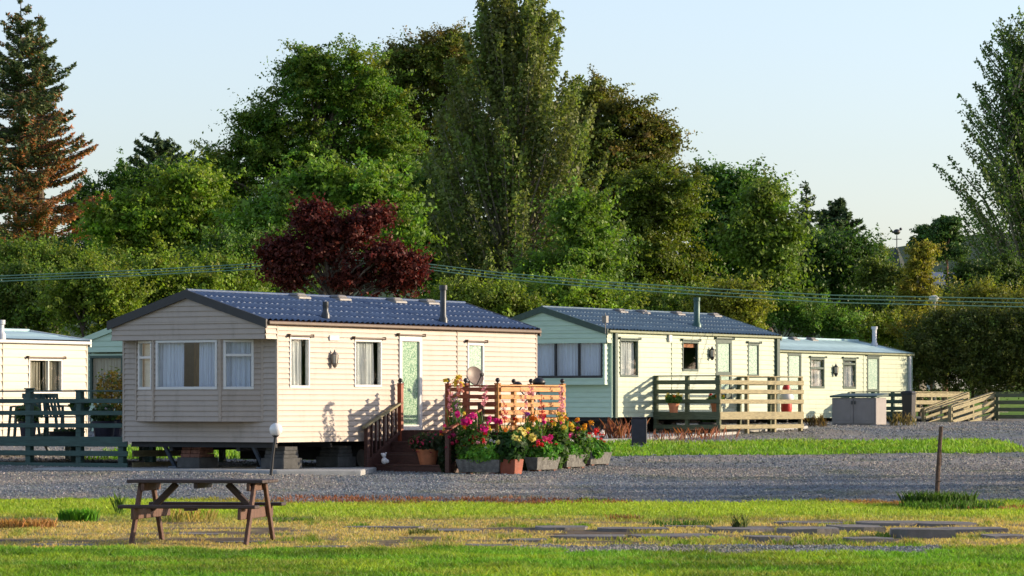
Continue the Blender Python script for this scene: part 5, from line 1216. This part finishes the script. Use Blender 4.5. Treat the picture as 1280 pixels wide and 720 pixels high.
# conifers at the left
spruce('spruce_tree', 'tall spruce with rust brown dead lower side at the left edge', 188, 26, 4, 310, 120, (.035, .06, .026), dead=((.40, .17, .06), 1.0), n_w=32, frond=.22, power=.64, dens=1.1, openness=.12, sweep=.32)
spruce('spruce_tree', 'narrower green spruce leader beside the rust brown spruce', 190, 50, 20, 200, 40, (.035, .06, .026), dead=((.36, .15, .055), .5), n_w=22, frond=.20, dens=.9, openness=.12)
spruce('cedar_tree', 'dark feathery conifer with drooping tips behind the yellow green tree', 200, 197, 170, 270, 78, (.028, .055, .028), n_w=12, frond=.30, sweep=.4, power=.6, dens=1.1)
lobe_tree('dark_tree', 'dark tree between the rust brown spruce and the feathery conifer', 196, 150, [(150, 255, 40, 45), (215, 240, 45, 35), (120, 280, 40, 50), (250, 230, 30, 26)], DG, .14, .8)
# broadleaves, left to right
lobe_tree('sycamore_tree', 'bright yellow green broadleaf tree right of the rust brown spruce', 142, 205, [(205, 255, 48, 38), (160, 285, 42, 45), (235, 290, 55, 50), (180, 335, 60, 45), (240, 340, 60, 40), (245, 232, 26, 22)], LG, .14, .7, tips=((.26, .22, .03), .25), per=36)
lobe_tree('beech_tree', 'large stepped beech with sunlit tips coloured yellow above the copper tree', 166, 405, [(425, 95, 55, 48), (395, 135, 60, 50), (455, 130, 45, 50), (350, 190, 70, 50), (430, 190, 65, 50), (300, 225, 55, 48), (370, 260, 80, 50), (290, 285, 50, 45), (450, 250, 50, 50), (268, 245, 30, 34), (322, 205, 46, 44), (275, 268, 40, 40), (345, 160, 38, 34), (480, 175, 36, 50), (380, 85, 22, 22)], (.038, .088, .017), .13, .8, tips=((.28, .26, .02), .32), flat=.42, droop=.15, r0=.45, ragged=.22)
lobe_tree('beech_tree', 'brown tinged beech directly left of the tall poplar', 184, 545, [(545, 85, 52, 42), (510, 120, 50, 50), (580, 110, 50, 60), (530, 180, 60, 60), (520, 250, 60, 60), (580, 200, 60, 70), (490, 190, 40, 50), (555, 60, 28, 24), (490, 115, 34, 44), (496, 150, 36, 44), (515, 75, 24, 22)], (.045, .078, .016), .13, .8, tips=((.24, .13, .03), .42), flat=.42, droop=.15, r0=.45, ragged=.2)
lobe_tree('chestnut_tree', 'mid green rounded tree with yellow tips above the copper leaved tree', 128, 430, [(420, 240, 70, 36), (370, 262, 45, 36), (470, 255, 40, 38), (400, 290, 70, 40), (330, 300, 45, 36), (480, 300, 36, 40)], (.055, .115, .02), .15, .75, tips=((.22, .24, .03), .25), flat=.5)
lobe_tree('copper_tree', 'dark red copper leaved tree just behind the cream caravan roof', 94, 430, [(400, 296, 18, 14), (440, 296, 18, 13), (420, 320, 30, 20), (472, 318, 18, 12), (380, 328, 18, 14), (505, 348, 13, 9), (440, 355, 34, 20), (485, 350, 20, 15), (366, 310, 9, 8), (386, 278, 9, 6), (416, 284, 9, 6), (366, 350, 14, 11), (458, 282, 7, 5), (355, 335, 12, 8), (515, 335, 9, 7), (395, 268, 8, 5), (470, 272, 6, 4), (345, 318, 9, 6), (500, 325, 12, 8)], (.046, .0105, .0115), .10, .30, per=15, flat=.6, lm=M_LEAFR, r0=.14, ragged=.4, dens=.5, upw=.3, kids=4, stretch=1.6, rise=.5)
plume_tree('poplar_tree', 'very tall grey green poplar reaching the top of the photo', 135, 640, -22, 400, [(-25, 602, 672), (10, 582, 704), (60, 560, 734), (130, 534, 756), (200, 514, 770), (270, 500, 782), (330, 512, 778), (400, 535, 750)], (.062, .092, .028), 430, .105, 1.15, .32, tips=((.15, .16, .05), .3), per_m=52, rad=.5)
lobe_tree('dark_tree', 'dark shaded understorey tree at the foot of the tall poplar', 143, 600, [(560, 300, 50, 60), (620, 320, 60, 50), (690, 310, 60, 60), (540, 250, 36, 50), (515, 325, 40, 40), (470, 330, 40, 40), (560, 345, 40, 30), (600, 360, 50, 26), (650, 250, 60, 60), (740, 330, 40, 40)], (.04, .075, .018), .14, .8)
lobe_tree('bright_tree', 'bright green small tree low on the right of the poplar', 118, 725, [(722, 290, 32, 50), (735, 335, 36, 40), (700, 345, 36, 30)], (.062, .11, .02), .12, .6)
lobe_tree('copper_beech_tree', 'bronze topped beech sloping down right of the tall poplar', 156, 760, [(745, 130, 42, 40), (775, 165, 48, 42), (800, 205, 48, 42), (760, 210, 60, 50), (820, 180, 24, 26), (735, 250, 55, 60), (790, 265, 60, 50), (725, 180, 40, 60)], (.045, .07, .016), .13, .75, tips=((.19, .105, .025), .5), flat=.40, droop=.2, r0=.4, ragged=.2)
lobe_tree('beech_tree', 'olive yellow beech with drooping sprays above the green caravan roof', 147, 825, [(830, 235, 46, 30), (800, 270, 44, 36), (850, 275, 30, 40), (820, 320, 52, 44), (780, 330, 40, 40), (840, 355, 40, 30)], (.055, .085, .016), .12, .7, tips=((.20, .17, .02), .28), flat=.38, droop=.3, r0=.3, ragged=.2)
lobe_tree('oak_tree', 'dark green round topped tree right of the olive beech', 151, 905, [(890, 245, 34, 32), (915, 240, 32, 30), (895, 290, 50, 45), (935, 265, 34, 40), (880, 335, 40, 45), (930, 330, 50, 45)], (.035, .078, .016), .14, .7)
lobe_tree('oak_tree', 'sunlit mid green tree left of the dark conifers', 127, 965, [(950, 265, 22, 26), (965, 300, 26, 38), (938, 320, 34, 42), (972, 340, 24, 36), (950, 370, 44, 28)], (.06, .105, .02), .13, .65, tips=((.17, .17, .03), .25))
spruce('conifer_tree', 'thin pointed conifer just left of the dense dark conifer', 176, 1008, 231, 360, 30, (.022, .045, .024), n_w=16, frond=.2, power=.6, openness=.2)
spruce('conifer_tree', 'dense dark broad conifer above the far caravan', 180, 1047, 250, 400, 68, (.026, .052, .022), n_w=28, frond=.24, power=.62, dens=1.7)
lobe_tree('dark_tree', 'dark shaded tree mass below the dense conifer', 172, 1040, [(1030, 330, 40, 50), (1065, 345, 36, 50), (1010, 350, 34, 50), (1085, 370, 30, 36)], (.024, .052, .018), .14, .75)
lobe_tree('birch_tree', 'small thin birch between the dense conifer and the spire', 190, 1100, [(1097, 318, 9, 11), (1098, 340, 11, 14), (1096, 362, 14, 16)], (.07, .095, .025), .10, .45, per=12, dens=.8, stretch=1.0)
lobe_tree('birch_tree', 'golden green birch standing right of the spire', 140, 1150, [(1151, 335, 10, 14), (1147, 362, 14, 20), (1156, 385, 15, 22), (1142, 395, 15, 20), (1152, 316, 5, 7)], (.13, .135, .03), .09, .4, stretch=1.0, tips=((.26, .17, .03), .3), bark=M_PALEBARK)
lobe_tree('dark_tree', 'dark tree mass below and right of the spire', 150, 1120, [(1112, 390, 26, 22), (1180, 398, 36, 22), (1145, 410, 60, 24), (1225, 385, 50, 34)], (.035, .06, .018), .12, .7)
def pine(label, Y, px, pads, py_base, name='pine_tree'):
    k = Y / F; t = lobe_tree(name, label, Y, px, pads, (.030, .062, .024), .13, .5, flat=.4, bark=M_PINEBARK, lm=M_NEEDLE, per=26, r0=.14, ragged=.08, dens=1.6, kids=2, stretch=.4, limb_lo=.82); return t
pine('scots pine with flat dark pads nearest the willow at right', 160, 1181, [(1183, 280, 12, 7), (1172, 296, 13, 7), (1192, 300, 16, 7), (1180, 312, 17, 6), (1196, 318, 12, 5), (1186, 290, 12, 7)], 400)
pine('lower scots pine left of the other pine', 164, 1166, [(1160, 292, 12, 6), (1152, 303, 9, 5), (1166, 306, 14, 6), (1158, 314, 12, 5), (1170, 320, 9, 5)], 400)
plume_tree('willow_tree', 'large loose willow with airy upward branches at the right edge', 200, 1292, 8, 405, [(5, 1258, 1300), (40, 1232, 1320), (90, 1208, 1340), (150, 1184, 1350), (200, 1164, 1360), (250, 1160, 1365), (320, 1190, 1365), (410, 1222, 1360)], (.042, .080, .026), 360, .125, .8, .75, per_m=50, rad=.62, sc=1.75)
lobe_tree('dark_tree', 'dark green tree low behind the hedge bushes at the far left', 176, 70, [(20, 335, 50, 40), (80, 330, 50, 36), (140, 325, 50, 40), (190, 320, 40, 40)], DG, .13, .8)
lobe_tree('dark_tree', 'dark green tree just left of the copper leaved tree', 122, 325, [(300, 325, 40, 34), (340, 320, 36, 36), (265, 335, 40, 30), (360, 345, 40, 30)], (.04, .08, .016), .12, .65)
lobe_tree('dark_tree', 'low dark tree filling the space between the pines and the willow', 158, 1225, [(1215, 352, 22, 20), (1245, 345, 30, 26), (1205, 378, 30, 18), (1265, 365, 30, 30), (1232, 378, 40, 18)], (.035, .06, .018), .11, .55)
lobe_tree('alder_tree', 'small pale green tree left of the golden birch', 152, 1108, [(1090, 338, 9, 12), (1105, 345, 10, 12), (1100, 362, 18, 14), (1132, 352, 10, 14), (1128, 370, 16, 14), (1086, 356, 12, 14)], (.06, .085, .024), .10, .45, stretch=1.0, per=16)
# bushes and hedges behind the caravans
bushes = [
 ('dense green conifer bush at the far left behind the white caravan', 104, 15, [(10, 385, 50, 42), (50, 390, 46, 40), (25, 345, 30, 22)], (.05, .095, .018)),
 ('feathery lit bush behind the gap between white and cream caravans', 100, 105, [(85, 375, 44, 36), (130, 385, 50, 40), (110, 345, 26, 20), (150, 360, 30, 24)], (.09, .14, .02)),
 ('yellow green feathery bush left of the cream gable', 103, 190, [(175, 360, 40, 32), (215, 370, 44, 34), (195, 335, 24, 18), (240, 350, 30, 22)], (.10, .155, .022)),
 ('green bush behind the apex of the cream gable', 106, 275, [(265, 355, 40, 32), (305, 360, 40, 34), (290, 335, 24, 16)], (.075, .13, .02)),
 ('tall light green hedge bush before the left spruces', 118, 60, [(40, 330, 44, 30), (95, 340, 46, 34), (10, 320, 26, 20)], (.07, .12, .02)),
 ('dark green bush below the yellow green broadleaf tree', 120, 160, [(140, 345, 44, 30), (185, 350, 46, 30)], (.05, .10, .018)),
 ('bright lit bush at the right end of the cream roof', 104, 590, [(560, 385, 34, 26), (600, 378, 40, 30), (640, 385, 40, 30), (585, 360, 22, 14)], (.09, .135, .022)),
 ('bright green bush above the green caravan gable', 108, 690, [(670, 375, 40, 28), (720, 372, 44, 30), (755, 385, 40, 26), (705, 350, 24, 14)], (.085, .15, .02)),
 ('feathery green bush behind the middle of the green caravan roof', 112, 800, [(785, 385, 40, 28), (830, 388, 40, 26), (860, 380, 34, 24)], (.06, .115, .02)),
 ('low golden green bush by the green caravan flue', 110, 905, [(895, 380, 26, 22), (925, 372, 26, 24), (915, 395, 36, 20)], (.11, .13, .02)),
 ('rounded green bush above the right end of the green caravan roof', 124, 985, [(970, 390, 36, 26), (1010, 395, 40, 28), (1045, 405, 34, 22)], (.055, .12, .022)),
 ('yellow green bush behind the far caravan flue', 130, 1085, [(1070, 415, 34, 20), (1105, 410, 30, 24), (1130, 420, 26, 24)], (.09, .13, .022)),
 ('golden brown bush on the hedge top left of the street lamp', 128, 1150, [(1150, 415, 34, 24), (1185, 405, 30, 22)], (.13, .13, .025)),
 ('yellow tipped bush above the right part of the dark hedge', 126, 1240, [(1215, 385, 30, 26), (1250, 390, 36, 30), (1280, 385, 36, 34), (1235, 362, 18, 16)], (.12, .13, .025)),
]
for lb, Y, px, lobes, col in bushes:
    Y = max(Y, 100.5); lobes = [(a, b + 9 + (i_ * 37 % 17) - 6, c * .9, d * .9) for i_, (a, b, c, d) in enumerate(lobes)]; col = tuple(v * .88 for v in col)
    lobe_tree('bush', lb, Y, px, lobes, col, .085, .42, cat='bush', group='bushes behind the caravans', tips=((.22, .20, .035), .2), per=30, flat=.7, ragged=.28, r0=.06, part='foliage', dens=1.15, rise=.6, stretch=1.7)
# dark hedge at the right
hl_ = []
for i in range(10):
    px = 1150 + i * 18; hl_.append((px, 464 - (i * 7 % 5) * 4, 26, 50 + (i * 5 % 4) * 5, -.6 + .25 * (i % 3)))
    hl_.append((px + 8, 428 - (i * 3 % 5) * 6, 12 + (i % 3) * 4, 12 + (i * 2 % 3) * 5))
lobe_tree('hedge', 'tall dark brownish hedge at the right behind the timber ramp', 124, 1215, hl_, (.036, .052, .014), .075, .42, cat='hedge', per=26, flat=.8, ragged=.3, r0=.08, part='foliage', tips=((.17, .15, .025), .16))

# unseen planting added right of frame: hedge to shade the yard, trees to dim reflections
hl_ = [(1280 + 60 + i * 62, 560 - (i % 3) * 26, 44, 110 + (i % 2) * 30, (i - 2.5) * 1.7) for i in range(5)]
lobe_tree('hedge', 'unseen green hedge added beyond the rusty post to shade the gravel yard', 63, 1450, hl_, (.05, .08, .02), .10, .5, cat='hedge', per=6, r0=.08, part='foliage')
V = []; Cl = []
for i in range(20):
    a = math.radians(-30 + i * 4.2); d = 130 + 25 * math.sin(i * 1.7); h = 13 + 2.5 * math.sin(i * 2.3); n = 60; u = unit(RNG.normal(size=(n, 3)))
    c = np.array([d * math.cos(a), 60 + d * math.sin(a), 0]); c[2] = tz(c[0], c[1]) + h * .45
    v, cl = clump_leaves(c + u * np.array([6.5, 6.5, h * .5]) * RNG.uniform(.3, 1, (n, 1)), np.full(n, 2.2), u, 24, .55, np.array([.045, .08, .02]), .8); V.append(v); Cl.append(cl)
o = np_mesh('added_tree_belt', np.concatenate(V), 4, np.concatenate(Cl), M_LEAF); o['kind'] = 'stuff'; o['label'] = 'unseen belt of trees added to darken the window reflections'

# ------------------------------------------------------------------ far background
def hillfn(x): return 20 + 9 * fbm(x * .012 + 3, x * 0, 5) + 5 * np.exp(-((x - 85) / 40) ** 2)
xs = np.linspace(-400, 400, 200); V = []; 
for yy, hh in ((480, 0.0), (540, .75), (600, 1.0), (800, 1.0)):
    for x in xs: V.append((x, yy, 3 + (hillfn(np.array(x)) - 3) * hh))
f = []
for j in range(3):
    for i in range(199): f.append((j * 200 + i, j * 200 + i + 1, (j + 1) * 200 + i + 1, (j + 1) * 200 + i))
V = np.array(V, float); col_mesh('hill', V, np.array(f), np.tile(np.array([[.045, .075, .035]]), (len(V), 1)), M_GROUND)['kind'] = 'structure'
def house(name, label, px, Y, w_, d_, z_e, z_r, roofm, wallm, chim=True):
    t = thing(name, (X(px, Y), Y, tz(X(px, Y), Y)), .35, label, 'house'); h = z_e - tz(X(px, Y), Y); hr = z_r - tz(X(px, Y), Y)
    m = MB(); m.box(-w_ / 2, w_ / 2, -d_ / 2, d_ / 2, -.5, h); m.prism([(-d_ / 2, h), (d_ / 2, h), (0, hr - .05)], -w_ / 2, w_ / 2); m.build('wall', wallm, t)
    m = MB()
    for sg in (-1, 1): m.add([(-w_ / 2 - .2, sg * (d_ / 2 + .25), h - .15), (w_ / 2 + .2, sg * (d_ / 2 + .25), h - .15), (w_ / 2 + .2, 0, hr + .02), (-w_ / 2 - .2, 0, hr + .02), (-w_ / 2 - .2, sg * (d_ / 2 + .25), h - .0), (w_ / 2 + .2, sg * (d_ / 2 + .25), h), (w_ / 2 + .2, 0, hr + .17), (-w_ / 2 - .2, 0, hr + .17)], [(0, 1, 2, 3), (4, 5, 6, 7), (0, 1, 5, 4), (1, 2, 6, 5), (3, 0, 4, 7)])
    ro = m.build('roof', roofm, t)
    if chim: m = MB(); m.box(-w_ * .4, -w_ * .4 + .9, -.35, .35, hr - .5, hr + 1.2); m.box(-w_ * .4 + .1, -w_ * .4 + .35, -.12, .12, hr + 1.2, hr + 1.6); m.box(-w_ * .4 + .5, -w_ * .4 + .75, -.12, .12, hr + 1.2, hr + 1.6); m.build('chimney', M_HARL, ro)
    for x in (-w_ * .3, 0, w_ * .3): m = MB(); m.box(x - .5, x + .5, -d_ / 2 - .04, -d_ / 2 + .02, h - 1.9, h - .5); f_ = m.build('window', M_WHITE, t); m = MB(); m.box(x - .4, x + .4, -d_ / 2 - .055, -d_ / 2 - .042, h - 1.8, h - .6); m.build('pane', M_FLUE, f_)
house('distant_house', 'white house with slate roof glimpsed between pines and willow', 1186, 215, 5.5, 6.5, Z(356, 215), Z(344, 215) , M_HROOF, M_HARL, False)
house('distant_house', 'cream house chimney glimpsed left of the spire', 1098, 225, 4.5, 6.5, Z(362, 225), Z(350, 225), M_HROOF, M_HARL)
Ys = 240; t = thing('church_tower', (X(1121, Ys), Ys, tz(X(1121, Ys), Ys)), .3, 'slim green grey spire with a weathercock rising above distant trees', 'church spire'); zz = lambda py: Z(py, Ys) - tz(X(1121, Ys), Ys)
m = MB(); m.box(-.9, .9, -.9, .9, -.5, zz(352)); m.box(-1.0, 1.0, -1.0, 1.0, zz(352), zz(350)); m.build('tower', M_HARL, t)
m = MB(); m.lathe([(1.15, zz(350)), (.62, zz(332)), (.06, zz(309))], n=8); m.build('spire', M_SLATE, t)
m = MB(); m.tube([(0, 0, zz(310)), (0, 0, zz(294))], .035, 6); m.bar((-.35, 0, zz(299)), (.35, 0, zz(299)), .04, .04); m.bar((0, -.35, zz(299)), (0, .35, zz(299)), .04, .04); wv = m.build('weathervane', M_BLACK, t)
m = MB(); m.M = Matrix.Translation((0, 0, zz(290))) @ Matrix.Rotation(-.3, 4, 'Z'); m.ball((0, 0, 0), .24, 8, .8); m.ball((.26, 0, .2), .10, 6); m.add([(-.15, -.03, -.05), (-.48, -.03, .30), (-.30, -.03, -.08), (-.15, .03, -.05), (-.48, .03, .30), (-.30, .03, -.08)], [(0, 1, 2), (5, 4, 3), (0, 3, 4, 1), (1, 4, 5, 2), (2, 5, 3, 0)]); m.build('weathercock', M_BLACK, wv)
# street lamp beyond the hedge
Yl = 132; bx_ = X(1168, Yl); t = thing('street_lamp', (bx_, Yl, tz(bx_, Yl)), 0, 'street lamp with pale boxy head above the dark hedge', 'street lamp'); zl = Z(376, Yl) - tz(bx_, Yl)
m = MB(); m.tube([(0, 0, -.1), (0, 0, 1.2), (0, 0, zl)], [.08, .055, .045], 8); m.build('pole', M_VENT, t)
m = MB(); m.lathe([(.06, zl - .05), (.12, zl + .02), (.17, zl + .10), (.155, zl + .17), (.05, zl + .20)], n=12); m.box(-.19, .13, -.10, .10, zl + .04, zl + .17); m.build('lamp_head', M_SKIN, t)
# overhead cables
Yc_ = 97.0; pole_px = 436; zp = Z(322, Yc_)
t = thing('cable_pole', (X(pole_px, Yc_), Yc_, tz(X(pole_px, Yc_), Yc_)), 0, 'wooden cable pole hidden within the copper leaved tree', 'utility pole'); hz = zp - tz(X(pole_px, Yc_), Yc_)
m = MB(); m.tube([(0, 0, -.3), (0, 0, hz + .25)], [.13, .10], 10); m.build('shaft', M_BARK, t); m = MB(); m.box(-.04, .04, -.35, .35, hz - .12, hz - .02); m.build('crossarm', M_BARK, t)
for i, (dz, dy) in enumerate(((0, -.3), (-.06, 0), (-.12, .3))):
    m = MB(); pts = []
    for j in range(49):
        f = j / 48; px = -400 + (pole_px + 400) * f; py = np.interp(px, [-400, 0, 170, 350, pole_px], [352, 345.5, 338.5, 328.5, 322]); pts.append((X(px, Yc_), Yc_ + dy, Z(py, Yc_) + dz))
    for j in range(1, 60):
        f = j / 59; px = pole_px + (1700 - pole_px) * f; py = np.interp(px, [pole_px, 510, 620, 760, 900, 1040, 1280, 1700], [322, 327.5, 341, 353, 362, 369.5, 374, 372]); pts.append((X(px, Yc_), Yc_ + dy, Z(py, Yc_) + dz * 1.0 * (1 + f)))
    m.tube(pts, .014, 5); tag(m.build('overhead_cable', M_CABLE, None, smooth=True), ('uppermost of the overhead cables crossing behind the caravans', 'middle one of the overhead cables crossing behind the caravans', 'lowest of the overhead cables crossing behind the caravans')[i], 'cable', 'overhead cables')
